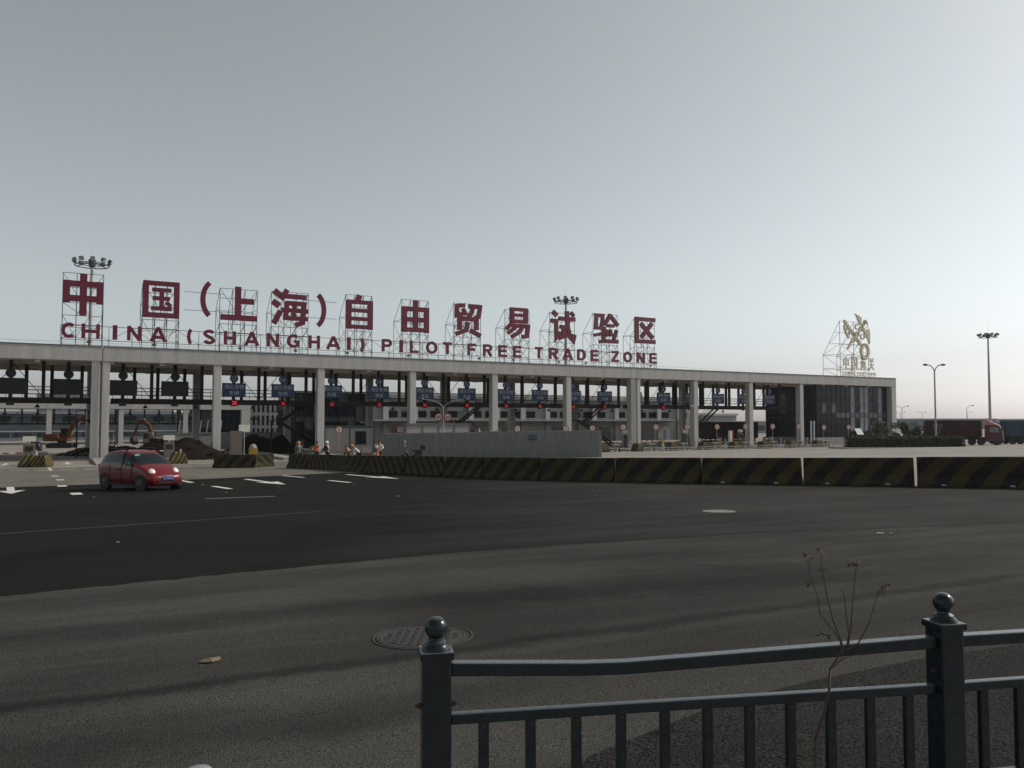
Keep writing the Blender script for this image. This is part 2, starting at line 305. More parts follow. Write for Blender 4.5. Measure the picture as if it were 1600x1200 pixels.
def obj(name, me, parent=None, bevel=0, loc=None, rz=None):
    o = bpy.data.objects.new(name, me); COL.objects.link(o)
    if parent: o.parent = parent
    if loc: o.location = loc
    if rz is not None: o.rotation_euler = (0, 0, rz)
    if bevel:
        b = o.modifiers.new('bevel', 'BEVEL'); b.width = bevel; b.segments = 2; b.limit_method = 'ANGLE'
    return o
def tag(o, label, cat, group=None):
    o['label'] = label; o['category'] = cat
    if group: o['group'] = group
    return o
def thing(name, label, cat, loc=(0, 0, 0), rz=0, group=None):
    o = bpy.data.objects.new(name, None); COL.objects.link(o); o.empty_display_size = 0.3
    o.location = loc; o.rotation_euler = (0, 0, rz)
    return tag(o, label, cat, group)
def dup(root, loc, rz, label, group=None, scale=None):
    r = root.copy(); COL.objects.link(r); r.location = loc; r.rotation_euler = (0, 0, rz); r['label'] = label
    if group: r['group'] = group
    if scale: r.scale = scale
    for ch in list(root.children):
        c = ch.copy(); COL.objects.link(c); c.parent = r
        for g in list(ch.children):
            d = g.copy(); COL.objects.link(d); d.parent = c
    return r
TXT = {}
def text_mesh(body, material, wd, ht, depth=0.02):
    """built-in font outline as a mesh standing in x,z, facing -y, its box wd by ht, base centre at the origin"""
    key = (body, material.name, round(wd, 3), round(ht, 3), depth)
    if key in TXT: return TXT[key]
    c = bpy.data.curves.new('lettering', 'FONT'); c.body = body; c.size = 1; c.extrude = 0.01; c.resolution_u = 2
    o = bpy.data.objects.new('lettering', c); COL.objects.link(o)
    me = bpy.data.meshes.new_from_object(o.evaluated_get(bpy.context.evaluated_depsgraph_get()))
    bpy.data.objects.remove(o); bpy.data.curves.remove(c)
    xs = [v.co.x for v in me.vertices]; ys = [v.co.y for v in me.vertices]
    x0, x1, y0, y1 = min(xs), max(xs), min(ys), max(ys)
    for v in me.vertices:
        x, y, z = v.co; v.co = ((x - (x0 + x1) / 2) / (x1 - x0) * wd, -z / 0.01 * depth / 2, (y - y0) / (y1 - y0) * ht)
    me.materials.clear(); me.materials.append(material); TXT[key] = me
    return me

# ------------------------------------------------------------ the lie of the land and the line of the canopy
TH = radians(29.11); E1 = (cos(TH), sin(TH)); E2 = (-sin(TH), cos(TH)); OX, OY = -41.66, 81.19
def C(s, d, z=0.0): return (OX + E1[0] * s + E2[0] * d, OY + E1[1] * s + E2[1] * d, z)   # along and behind the canopy front
def G(x, y): return min(2.67, max(0.0, 2.38 - 0.0249 * y + 0.01387 * x))                 # road falls to the plaza
def on(x, y, dz=0.0): return (x, y, G(x, y) + dz)
def GC(s, d): p = C(s, d); return G(p[0], p[1])

def sheet(name, poly, dz, material, parent=None, kind='structure'):
    bm = bmesh.new(); bm.faces.new([bm.verts.new((x, y, 0)) for x, y in poly])
    for zz in (0.0, 2.67):
        # line 2.38 - .0249 y + .01387 x = zz
        bmesh.ops.bisect_plane(bm, geom=bm.verts[:] + bm.edges[:] + bm.faces[:], plane_co=(0, (2.38 - zz) / 0.0249, 0), plane_no=(0.01387, -0.0249, 0))
    bmesh.ops.triangulate(bm, faces=bm.faces)
    for v in bm.verts: v.co.z = G(v.co.x, v.co.y) + dz
    bmesh.ops.recalc_face_normals(bm, faces=bm.faces)
    for f in bm.faces:
        if f.normal.z < 0: f.normal_flip()
    me = bpy.data.meshes.new(name); bm.to_mesh(me); bm.free(); me.materials.append(material)
    o = obj(name, me, parent)
    if kind and not parent: o['kind'] = kind
    return o

BARR = [(-16.63, 56.4), (-13.6, 52.6), (-10.99, 49.25), (-8.49, 44.37), (-6.70, 42.04), (-3.39, 38.65), (-2.31, 36.3), (1.8, 32.24), (3.92, 30.76), (7.25, 28.44), (10.26, 26.86), (12.96, 25.44), (15.21, 23.89), (24.0, 17.6)]
ground = sheet('ground', [(-4000, -4000), (4000, -4000), (4000, 4000), (-4000, 4000)], 0.0, M_ground)
road = sheet('road', [(-90, -14), (90, -14), (90, -20), (45, 2.6), (24.0, 17.8), (15.21, 24.1), (12.96, 25.6), (10.26, 27.0), (7.25, 28.6), (3.92, 30.95), (1.8, 32.4), (-2.31, 36.5), (-3.39, 38.9), (-6.7, 42.2), (-9.13, 44.06), (-14.05, 39.2), (-15.63, 37.73), (-17.5, 34.9), (-21.24, 32.6), (-60, 12), (-90, -3)][2:] + [(-90, -14), (90, -14)], 0.004, M_old)
apron = sheet('plaza_apron', [(-9.13, 44.3), (-14.05, 39.4), (-15.63, 37.9), (-17.5, 35.1), (-21.24, 32.8), (-60, 12.2), (-110, -14), C(-75, -19.5)[:2], C(-20, -19.0)[:2], C(4, -18.5)[:2], C(20, -14)[:2], C(27, -22)[:2], (-12, 53.5)], 0.0035, M_apron)
edge = []
_e = [(-60, -22), (-14, 3.4), (-5.6, 8.84), (-3.27, 10.31), (-0.93, 11.71), (0.6, 12.45), (4.0, 13.6), (9.0, 14.6), (16, 13.6), (30, 6.0), (40, -2)]
_r = random.Random(3)
for (xa, ya), (xb, yb) in zip(_e, _e[1:]):
    n_ = max(2, int(sqrt((xb - xa) ** 2 + (yb - ya) ** 2) / .22))
    edge += [(xa + (xb - xa) * i / n_ + _r.gauss(0, .018), ya + (yb - ya) * i / n_ + _r.gauss(0, .035)) for i in range(n_)]
newa = sheet('road_resurfaced_strip', edge + [(40, -2), (44.5, 2.8), (23.9, 17.6), (15.1, 23.9), (10.2, 26.8), (3.85, 30.8), (1.7, 32.2), (-2.4, 36.3), (-6.8, 42.0), (-9.13, 43.8), (-14.0, 39.0), (-15.6, 37.5), (-17.4, 34.7), (-21.1, 32.4), (-60, 11.6)], 0.008, M_new)
coarse = sheet('road_edge_strip', [(0.0, 3.2), (0.39, 4.16), (1.24, 4.92), (2.0, 5.38), (2.94, 5.85), (3.93, 6.23), (6.5, 7.0), (12, 8.2), (12, 5.4)], 0.012, M_coarse)

# pavement behind the fence
FD = Vector((2.03, 0.40)).normalized(); FN = Vector((-FD.y, FD.x)); F0 = Vector((-0.2715, 2.9))
def F(a, b): p = F0 + FD * a + FN * b; return (p.x, p.y)
pave = MB()
q = [F(-30, 0.03), F(30, 0.03), F(30, -6), F(-30, -6)]
pave.add([(x, y, G(x, y) + 0.125) for x, y in q] + [(x, y, G(x, y) - 0.3) for x, y in q], [(0, 1, 2, 3), (4, 5, 1, 0), (5, 6, 2, 1), (6, 7, 3, 2), (7, 4, 0, 3)])
pv = pave.build('pavement', M_conc); pv['kind'] = 'structure'
kb = MB().box((0, 0, 0), (0.98, 0.14, 0.4)).mesh('kerb_stone', M_kerb)
for i in range(-8, 14):
    x, y = F(i + 0.5, 0.102); obj('kerb_stone', kb, pv, 0.012, (x, y, G(x, y) - 0.055), math.atan2(FD.y, FD.x))

# painted markings, each lying on the sheet under it
def quad_mark(name, pts, dz, parent, m=None):
    return MB().add([on(x, y, dz) for x, y in pts], [tuple(range(len(pts)))]).build(name, m or M_paint, parent)
def dash(a, b, wd, dz, parent, m=None):
    a = Vector(a); b = Vector(b); n = (b - a).normalized(); n = Vector((-n.y, n.x)) * wd / 2
    quad_mark('lane_dash', [a + n, b + n, b - n, a - n], dz, parent, m)
for a, b in (((-15.42, 37.3), (-13.77, 34.6)), ((-11.71, 31.49), (-10.27, 29.33)), ((-11.72, 41.0), (-9.93, 38.3)), ((-7.97, 34.98), (-6.61, 32.81))):
    dash(a, b, 0.22, 0.014, newa)
def arrow(tail, tip, dz, parent, side=0):
    t = Vector(tail); p = Vector(tip); d = (p - t).normalized(); n = Vector((-d.y, d.x)); L = (p - t).length
    pts = [(0, .13), (L * .60, .13), (L * .56, .48), (L, 0), (L * .56, -.48), (L * .60, -.13), (0, -.13)]
    quad_mark('lane_arrow', [t + d * a + n * b for a, b in pts], dz, parent)
arrow((-12.4, 37.42), (-9.0, 31.94), 0.014, newa); arrow((-8.5, 41.3), (-4.96, 35.5), 0.014, newa); arrow((-20.6, 33.0), (-17.55, 28.2), 0.014, newa)
for x, y in ((-18.64, 33.3), (-14.98, 27.65)): dash((x - .35, y + .55), (x + .35, y - .55), 0.34, 0.014, newa)
for x, y in ((-25.57, 44.96), (-22.28, 39.63)): dash((x - .35, y + .55), (x + .35, y - .55), 0.34, 0.008, ground)
for k in range(12):
    a = C(-10.6 + k * 1.55, -24.5); dash((a[0] - .48, a[1] - .27), (a[0] + .48, a[1] + .27), 0.42, 0.008, ground)
    if k % 2 == 0: a = C(-10.6 + k * 1.55, -26.6); dash((a[0] - .48, a[1] - .27), (a[0] + .48, a[1] + .27), 0.34, 0.008, ground)
a, b = C(-4.2, -19), C(-3.9, -27); dash(a[:2], b[:2], 0.2, 0.008, ground)
for sx in (-7.9, -2.9, 2.2): arrow(C(sx, -2)[:2], C(sx, -7)[:2], 0.008, ground)
dash((-9.61, 15.13), (-7.34, 16.80), 0.05, 0.014, newa, M_paintw); dash((-7.34, 16.8), (-4.55, 19.07), 0.04, 0.014, newa, M_paintw)
dash((-9.21, 24.13), (-7.32, 24.85), 0.28, 0.014, newa, M_paintw)

# ------------------------------------------------------------ the toll canopy
RT, RB, RD = 11.52, 10.06, 18.5
BAY = 11.355; SEND = 126.1
canopy = thing('toll_canopy', 'long white flat toll plaza canopy on square pillars carrying the big red lettering', 'canopy', C(0, 0), TH)
for a, b in ((-45, -0.03), (0.03, 6 * BAY - 0.03), (6 * BAY + 0.03, 111.0), (111.04, SEND)):
    MB().b2(a, b, 0, RD, RB, RT).build('roof_section', M_fascia, canopy, bevel=0.03)
    MB().b2(a + .05, b - .05, 0.35, RD - .35, RB - 0.004, RB + .3).build('soffit', M_soffit, canopy)
    MB().b2(a, b, -0.06, 0.10, RT + 0.002, RT + 0.09).build('coping', M_roofd, canopy)
rib = MB().box((0, 0, 0), (0.45, RD - 0.9, 0.22)).mesh('soffit_beam', M_soffit)
for k in range(-3, 11): 
    for off in (0.0, BAY / 2): obj('soffit_beam', rib, canopy, 0, (k * BAY + off + (0.9 if k in (0, 6) and off == 0 else 0), RD / 2, RB - 0.11))
for a, b in ((-44.5, -0.4), (0.5, 67.6), (68.7, 110.5)):
    for d in (3.6, 9.2, 15.2): MB().b2(a, b, d - .17, d + .17, RB - 0.30, RB - 0.002).build('soffit_girder', M_soffit, canopy)
pm = MB().box((-.18, 0, RB / 2 - 0.15), (0.80, 0.95, RB + 0.3)).mesh('pillar', M_pillar)
pmd = MB().box((-.12, 0, RB / 2 - 0.15), (0.78, 0.95, RB + 0.3)).mesh('pillar', M_pillar)
for k in range(-3, 10):
    for d in (0.56, 16.2):
        if k in (0, 6):
            for o in (-0.44, 0.44): obj('pillar', pmd, canopy, 0.025, (k * BAY + o, d, 0))
        elif k == 9 and d > 5: continue
        else: obj('pillar', pm, canopy, 0.025, (k * BAY, d, 0))
MB().b2(SEND - 1.25, SEND - 0.01, 0.03, RD - .03, 0, RB - 0.003).build('end_wall', M_pillar, canopy, bevel=0.03)
pipe = MB()
for k in range(13):
    s = k * BAY * 0.83 - 6; pipe.tube((s, 0.25, RT), (s, 0.25, RT + 0.42), 0.018, n=4)
pipe.tube((-45, 0.25, RT + 0.40), (SEND, 0.25, RT + 0.40), 0.014, n=4)
pipe.build('roof_edge_wire', M_galv, canopy)
# rust coloured downpipe on a pillar of the pair
for k in (0, 6): MB().tube((k * BAY, -0.02, 0), (k * BAY, -0.02, RB), 0.05, n=6).build('downpipe', M_brown, canopy)

# ------------------------------------------------------------ gantry with walkway, signs, signals
POSTS = [-13.0, -7.99, -2.97, 2.05, 7.13, 13.26, 18.66, 24.38, 30.28, 36.3, 42.22, 48.0, 53.28, 58.71, 64.08, 69.47, 74.86, 80.25, 85.74, 91.2, 96.89]
DK0, DK1 = 5.80, 6.36
hang = MB().box((0, 0, (RB + DK0) / 2), (0.33, 0.26, RB - DK0 - 0.02)).mesh('hanger', M_steel)
hangb = MB().box((0, 0, (RB + DK0) / 2), (0.36, 0.26, RB - DK0 - 0.02)).mesh('hanger', M_steel)
def gantry(name, label, s0, s1):
    g = thing(name, label, 'gantry', C(0, 0), TH)
    MB().b2(s0, s1, 2.6, 2.78, DK0, DK1).b2(s0, s1, 4.5, 4.68, DK0, DK1).build('deck_beam', M_steel, g)
    MB().b2(s0, s1, 2.79, 4.49, DK0 + .26, DK0 + .32).build('walkway_deck', M_steel, g)
    for z in (6.75, 7.15, 7.5):
        MB().tube((s0, 4.58, z), (s1, 4.58, z), 0.026, n=4).tube((s0, 2.7, z), (s1, 2.7, z), 0.022, n=4).build('hand_rail', M_steel, g)
    st = MB(); x = s0 + .2
    while x < s1: st.tube((x, 4.58, DK1), (x, 4.58, 7.5), 0.022, n=4); x += 1.42
    st.build('rail_post', M_steel, g)
    ps = [p for p in POSTS if s0 < p < s1]
    for i, p in enumerate(ps):
        m = p + 2.8
        if m < s1:
            obj('hanger', hang, g, 0, (m, 2.69, 0))
            br = MB()
            if i % 2 == 0: br.tube((p + .15, 2.69, RB - .3), (m - .1, 2.69, DK1 + .1), 0.035, n=4).tube((m + 2.6, 2.69, RB - .3), (m + .1, 2.69, DK1 + .1), 0.035, n=4)
            else: br.tube((p + .15, 4.6, RB - .3), (m - .1, 4.6, DK1 + .1), 0.035, n=4)
            br.build('brace', M_steel, g)
        for o in (-1.5, 1.25):
            if s0 < p + o < s1: obj('hanger', hang, g, 0, (p + o, 4.6, 0))
    return g
gantry('sign_gantry', 'dark steel walkway gantry under the canopy left of the double pillar', -30, -0.95)
gantry('sign_gantry', 'dark steel walkway gantry under the canopy carrying the lit red crosses', 1.0, 6 * BAY - 1.0)
gantry('sign_gantry', 'dark steel walkway gantry under the canopy next to the dark glass office', 6 * BAY + 1.0, 105.8)
GR_SG = 'lane signs hung along the gantry'
spm = MB().box((0, 0, (RB + 5.62) / 2), (0.34, 0.22, RB - 5.62)).mesh('post', M_steel)
panm = MB().box((0, 0, 0), (2.55, 0.10, 1.52)).mesh('panel', M_blue)
panb = MB().box((0, 0, 0), (2.75, 0.12, 1.62)).mesh('panel', M_signback)
discm = MB(); discm.tube((0, -0.05, 0), (0, 0.05, 0), 0.46, n=24); discm = discm.mesh('number_disc', M_blue, True)
discb = MB(); discb.tube((0, -0.05, 0), (0, 0.05, 0), 0.46, n=24); discb = discb.mesh('number_disc', M_signback, True)
num = 21
for p in POSTS[1:]:
    away = num > 17
    t = thing('lane_sign', (('plain dark sign back with round disc, ' + {21: 'leftmost under the canopy', 20: 'just left of the double pillar', 19: 'just right of the double pillar', 18: 'just left of the first blue sign'}[num]) if away else
         'blue lane sign with white characters under the round disc numbered ' + NW[num]), 'lane sign', C(p, 2.32), TH, GR_SG)
    obj('post', spm, t, 0, (0, 0.11, 0))
    po = obj('panel', panb if away else panm, t, 0.01, (0, -0.08, 7.46))
    dd = obj('number_disc', discb if away else discm, t, 0, (0, -0.08, 8.75))
    if not away:
        l1, l2 = ('港区车辆', '通道') if num in (14, 13) else ('港区货物', '车辆')
        obj('lettering', text_mesh(l1, M_signw, 2.1, 0.50), po, 0, (0, -0.062, 0.10))
        obj('lettering', text_mesh(l2, M_signw, 1.05, 0.48), po, 0, (0, -0.062, -0.58))
        obj('numeral', text_mesh(str(num), M_signw, 0.5 if num > 9 else 0.28, 0.46), dd, 0, (0, -0.062, -0.23))
        if num > 4:
            lit = num >= 6
            x = thing('lane_signal', ('lit red cross signal under lane sign ' if lit else 'unlit signal lamp under lane sign ') + NW[num], 'signal', C(p + 0.1, 2.45, DK0), TH, 'lane signals on the gantry beam')
            MB().box((0, 0, 0.20), (0.74, 0.2, 0.74)).build('housing', M_black, x)
            if lit: x.scale = (1, 1, 1) if num > 16 else (.85, 1, .85)
            if lit: MB().ribbon([(-.23, -.03), (.23, .43)], 0.10, -0.135, -0.11).ribbon([(-.23, .43), (.23, -.03)], 0.10, -0.14, -0.112).build('cross', M_led if num > 16 else M_led2, x)
    else:
        MB().box((0, -0.05, 5.75), (0.7, 0.3, 0.4)).build('signal_housing', M_black, t)
    pl = thing('pendant_lamp', 'small gantry pendant lamp right of %s' % ('lane sign ' + NW[num] if not away else 'the dark sign ' + t['label'].split(', ')[1]), 'lamp', C(p + 2.3, 3.6, 5.35), TH, 'pendant lamps under the gantry')
    MB().tube((0, 0, .3), (0, 0, .75), 0.03, n=6).build('rod', M_black, pl); MB().lathe([(.07, .32), (.24, .05), (.28, 0.0)], 12).build('shade', M_black, pl)
    num -= 1

def stairs(s, d, label, up=2.7, down=6.3):
    t = thing('steel_staircase', label, 'staircase', C(s, d), TH, 'stairs down from the gantry')
    zl = 4.1
    def flight(n_, xa, za, xb, zb, y0, y1):
        f = MB()
        for y in (y0, y1):
            dx, dz = xb - xa, zb - za
            f.add([(xa, y - .03, za - .3), (xa, y - .03, za), (xb, y - .03, zb), (xb, y - .03, zb - .3), (xa, y + .03, za - .3), (xa, y + .03, za), (xb, y + .03, zb), (xb, y + .03, zb - .3)],
                  [(0, 1, 2, 3), (7, 6, 5, 4), (0, 4, 5, 1), (1, 5, 6, 2), (2, 6, 7, 3), (3, 7, 4, 0)])
        f.build('stringer', M_steel, t)
        r = MB()
        for y in (y0, y1):
            r.tube((xa, y, za + 1.0), (xb, y, zb + 1.0), 0.028, n=4); r.tube((xa, y, za + .55), (xb, y, zb + .55), 0.02, n=4)
            for k in range(n_ // 2 + 1):
                u = k / (n_ // 2); x_, z_ = xa + (xb - xa) * u, za + (zb - za) * u; r.tube((x_, y, z_), (x_, y, z_ + 1.0), 0.02, n=4)
        r.build('hand_rail', M_steel, t)
        tr = MB().box((0, 0, 0), (0.27, y1 - y0 - .07, 0.05)).mesh('tread', M_steel)
        for k in range(n_): 
            u = (k + .5) / n_; obj('tread', tr, t, 0, (xa + (xb - xa) * u, (y0 + y1) / 2, za + (zb - za) * u - .05))
    flight(8, 0, 6.1, -up, zl, -0.55, 0.55)
    MB().b2(-up - 1.2, -up - .01, -0.55, 1.9, zl - .12, zl).build('landing', M_steel, t)
    flight(16, -up, zl - .02, -up + down, 0.15, 0.8, 1.9)
    MB().b2(-up - 1.15, -up - 1.0, .5, .65, 0, zl - .13).build('support_post', M_steel, t)
    for y in (-.5, 1.85): MB().tube((-up - 1.15, y, zl), (-up - 1.15, y, zl + 1.0), .025, n=4).tube((-up - 1.15, y, zl + 1), (-up, y, zl + 1), .025, n=4).build('rail_post', M_steel, t)
stairs(45.6, 5.4, 'dark steel gantry stairs behind the lamp post with two round signs')
stairs(65.7, 5.4, 'dark steel gantry stairs reaching the ground beside the end of the hoarding')
stairs(88.3, 5.4, 'dark steel gantry stairs in front of the red container')
stairs(22.0, 5.4, 'dark steel gantry stairs in front of the dark glass office behind the workers')
stairs(0.6, 5.6, 'dark steel gantry stairs hidden behind the left double pillar', 1.6, 3.0)

# ------------------------------------------------------------ rooftop lettering
GLY = {
 '中': [(15, (0, 76), (100, 76)), (15, (0, 41), (100, 41)), (16, (8, 83.5), (8, 30)), (16, (92, 83.5), (92, 30)), (17, (50, 101), (50, 0))],
 '国': [(15, (7, 0), (7, 100)), (15, (93, 0), (93, 100)), (13, (0, 93.5), (100, 93.5)), (14, (0, 7), (100, 7)), (11, (24, 76), (78, 76)), (11, (26, 53), (74, 53)), (11, (22, 25), (80, 25)), (12, (51, 80), (51, 25)), (10, (64, 44), (78, 32))],
 '上': [(17, (47, 100), (47, 6)), (16, (0, 8), (100, 8)), (16, (47, 58), (91, 58))],
 '海': [(16, (4, 96), (22, 82)), (16, (0, 66), (19, 53)), (15, (4, 4), (22, 40)), (14, (40, 100), (24, 72)), (13, (32, 82), (94, 82)), (13, (40, 66), (36, 16)), (12, (36, 63), (90, 63)), (14, (88, 69), (84, 10), (64, 2)), (12, (24, 43), (100, 43)), (12, (30, 21), (98, 21)), (10, (56, 59), (66, 50)), (10, (54, 37), (64, 27))],
 '自': [(18, (50, 102), (42, 84)), (17, (8, 0), (8, 86)), (17, (92, 0), (92, 86)), (13, (0, 81), (100, 81)), (12, (10, 56), (90, 56)), (12, (10, 31), (90, 31)), (13, (0, 7), (100, 7))],
 '由': [(17, (8, 0), (8, 80)), (17, (92, 0), (92, 80)), (15, (0, 73), (100, 73)), (15, (10, 40), (90, 40)), (14, (0, 8), (100, 8)), (17, (50, 100), (50, 10))],
 '贸': [(13, (2, 92), (38, 97)), (14, (8, 94), (8, 63), (38, 72)), (12, (30, 86), (44, 66)), (13, (52, 94), (96, 94), (91, 62), (78, 60)), (13, (70, 94), (64, 74), (52, 60)), (15, (18, 18), (18, 54), (82, 54), (82, 20)), (14, (49, 44), (44, 18), (4, 4)), (14, (58, 18), (98, 2))],
 '易': [(17, (25, 50), (25, 100)), (17, (83, 50), (83, 100)), (12, (18, 95), (90, 95)), (11, (20, 76), (86, 76)), (12, (18, 55), (90, 55)), (13, (28, 52), (2, 28)), (13, (16, 41), (98, 41)), (15, (93, 46), (88, 8), (68, 4)), (12, (46, 40), (8, 14)), (13, (70, 40), (56, 20), (22, 2))],
 '试': [(15, (8, 97), (24, 84)), (14, (0, 66), (22, 66), (22, 10), (38, 28)), (14, (34, 75), (100, 75)), (12, (82, 98), (95, 86)), (15, (66, 101), (69, 48), (78, 18), (92, 6), (97, 24)), (13, (37, 48), (66, 48)), (13, (51, 46), (51, 18)), (13, (34, 10), (68, 21))],
 '验': [(12, (2, 95), (36, 95), (31, 56)), (12, (9, 92), (6, 52), (42, 52), (38, 9), (20, 4)), (11, (0, 26), (30, 33)), (13, (68, 101), (42, 64)), (13, (66, 99), (100, 64)), (11, (54, 62), (84, 62)), (11, (49, 48), (55, 24)), (11, (67, 50), (71, 26)), (12, (94, 48), (80, 12)), (13, (42, 8), (100, 8))],
 '区': [(16, (8, 0), (8, 100)), (15, (0, 92), (100, 92)), (15, (0, 8), (100, 8)), (16, (28, 76), (88, 22)), (16, (84, 78), (30, 24))],
}
def glyph(mb, strokes, x0, z0, wd, ht, y):
    for i, st in enumerate(strokes):
        pts = [(x0 + a / 100 * wd, z0 + b / 100 * ht) for a, b in st[1:]]
        mb.ribbon(pts, st[0] / 100 * (wd * .45 + ht * .55), y - 0.0045 * i, y + 0.32)
def arcpts(cx, cz, rx, rz, a0, a1, n=14): return [(cx + rx * cos(radians(a0 + (a1 - a0) * i / n)), cz + rz * sin(radians(a0 + (a1 - a0) * i / n))) for i in range(n + 1)]
def lattice(mb, x0, x1, z0, z1, y0, back, low):
    """scaffold of tubes: front grid, lower rear row, diagonals"""
    r = 0.038
    xs = [x0, x0 + (x1 - x0) * .34, x0 + (x1 - x0) * .67, x1]
    lev = [z0, z0 + 1.0, z0 + 2.35, z0 + 3.3, z0 + 4.6, z0 + 6.2, z1]
    for x in xs:
        mb.tube((x, y0, z0), (x, y0, z1), r, n=5)
        mb.tube((x, y0 + back, z0), (x, y0 + back, low), r * .9, n=5)
        mb.tube((x, y0 + back, low), (x, y0, z1), r * .8, n=5)
        mb.tube((x, y0 + back, low), (x, y0, low), r * .7, n=5)
        mb.tube((x, y0 + back, low), (x, y0, z0 + 2.35), r * .7, n=5); mb.tube((x, y0 + back, z0 + 2.35), (x, y0, z0 + .6), r * .7, n=5)
        mb.tube((x, y0 + back, z0 + 2.35), (x, y0, z0 + 3.3), r * .7, n=5)
    for i, z in enumerate(lev[1:]):
        mb.tube((x0, y0, z), (x1, y0, z), r * .85, n=5)
    for z in (z0 + 2.35, low): mb.tube((x0, y0 + back, z), (x1, y0 + back, z), r * .8, n=5)
    m = (x0 + x1) / 2
    for a, b in (((x0, z0 + 3.3), (xs[1], z0 + 1.0)), ((xs[2], z0 + 3.3), (xs[1], z0 + 1.0)), ((x1, z0 + 3.3), (xs[2], z0 + 1.0)), ((x0, z1), (xs[2], z0 + 3.3)), ((x1, z1), (xs[1], z0 + 3.3)), ((x0, z0 + 4.6), (m, z0 + 3.3))):
        mb.tube((a[0], y0, a[1]), (b[0], y0, b[1]), r * .75, n=5)
CH = [('中', -3.64, -0.04, 14.85, 19.1, 'leftmost'), ('国', 3.79, 7.33, 15.05, 19.0, 'second from the left'), ('上', 11.63, 15.58, 15.25, 19.05, 'third from the left'), ('海', 17.29, 21.41, 15.0, 19.15, 'fourth from the left'), ('自', 26.03, 29.23, 15.05, 19.1, 'first right of the brackets'), ('由', 33.13, 36.66, 15.05, 19.05, 'second right of the brackets'), ('贸', 40.31, 44.09, 15.0, 19.1, 'third right of the brackets'), ('易', 47.82, 51.48, 15.1, 19.15, 'fourth right of the brackets'), ('试', 54.84, 58.84, 15.0, 19.2, 'third from the right end'), ('验', 62.1, 66.25, 15.05, 19.2, 'next to last'), ('区', 69.38, 73.07, 15.35, 19.25, 'rightmost')]
for ch, s0, s1, z0, z1, note in CH:
    cs = (s0 + s1) / 2
    t = thing('sign_character', 'big maroon Chinese character on a tube scaffold, %s along the roof' % note, 'sign letter', C(cs, 2.0, RT), TH, 'big characters on the canopy roof')
    m = MB(); glyph(m, GLY[ch], s0 - cs, z0 - RT, s1 - s0, z1 - z0, -0.25); m.build('character', M_red, t)
    m = MB(); lattice(m, s0 - cs - .05, s1 - cs + .05, 0.0, z1 - RT - (0.25 if ch in '国区上海易试' else -.1) , 0.12, 2.6, 5.1); m.build('scaffold', M_frame, t)
for s0, s1, which in ((9.49, 10.69, 'opening'), (22.32, 23.54, 'closing')):
    cs = (s0 + s1) / 2; t = thing('sign_bracket', 'big maroon %s bracket among the rooftop characters' % which, 'sign letter', C(cs, 2.0, RT), TH, 'big characters on the canopy roof')
    sg = 1 if which == 'opening' else -1
    MB().ribbon([(sg * (x + .42), z) for x, z in arcpts(.55, 5.9 if sg > 0 else 5.5, 1.3, 2.05, 118, 242)], .52, -.25, .07).build('character', M_red, t)
    m = MB()
    for z in (4.6, 6.6): m.tube((-2.2, .1, z), (1.9, .1, z), .028, n=4)
    m.build('stay_rod', M_frame, t)
# small letters with their rail truss
def letter_strokes(c):
    A = arcpts
    return {
     'C': [A(.52, .5, .42, .41, 48, 312)], 'O': ['closed', A(.5, .5, .40, .41, 0, 337.5, 15)],
     'H': [[(.1, 0), (.1, 1)], [(.9, 0), (.9, 1)], [(.1, .5), (.9, .5)]], 'I': [[(.5, 0), (.5, 1)]],
     'N': [[(.1, 0), (.1, 1)], [(.9, 0), (.9, 1)], [(.08, .98), (.92, .02)]], 'A': [[(.04, 0), (.5, 1)], [(.96, 0), (.5, 1)], [(.22, .30), (.78, .30)]],
     'S': [A(.5, .73, .36, .19, 20, 210, 10)[:-1] + [(.30, .58), (.70, .43)] + A(.5, .27, .38, .19, 20, -165, 10)[1:]],
     'G': [A(.52, .5, .42, .41, 48, 318), [(.88, .08), (.88, .48)], [(.55, .46), (.95, .46)]],
     'P': [[(.12, 0), (.12, 1)], [(.12, .91), (.55, .91)] + A(.58, .70, .30, .21, 80, -80, 8) + [(.55, .49), (.12, .49)]],
     'R': [[(.12, 0), (.12, 1)], [(.12, .91), (.55, .91)] + A(.56, .71, .30, .20, 80, -80, 8) + [(.52, .51), (.12, .51)], [(.48, .50), (.90, 0)]],
     'L': [[(.12, 0), (.12, 1)], [(.12, .09), (.95, .09)]], 'T': [[(.5, 0), (.5, 1)], [(.02, .91), (.98, .91)]],
     'F': [[(.12, 0), (.12, 1)], [(.12, .91), (.95, .91)], [(.12, .52), (.85, .52)]],
     'E': [[(.12, 0), (.12, 1)], [(.12, .91), (.95, .91)], [(.12, .52), (.90, .52)], [(.12, .09), (.97, .09)]],
     'D': [[(.12, 0), (.12, 1)], [(.12, .91), (.45, .91)] + A(.46, .5, .42, .41, 80, -80, 10) + [(.45, .09), (.12, .09)]],
     'Z': [[(.05, .91), (.95, .91)], [(.88, .93), (.12, .07)], [(.03, .09), (.97, .09)]],
     '(': [A(.95, .46, .62, .62, 125, 235, 10)], ')': [A(.05, .46, .62, .62, 55, -55, 10)]}[c]
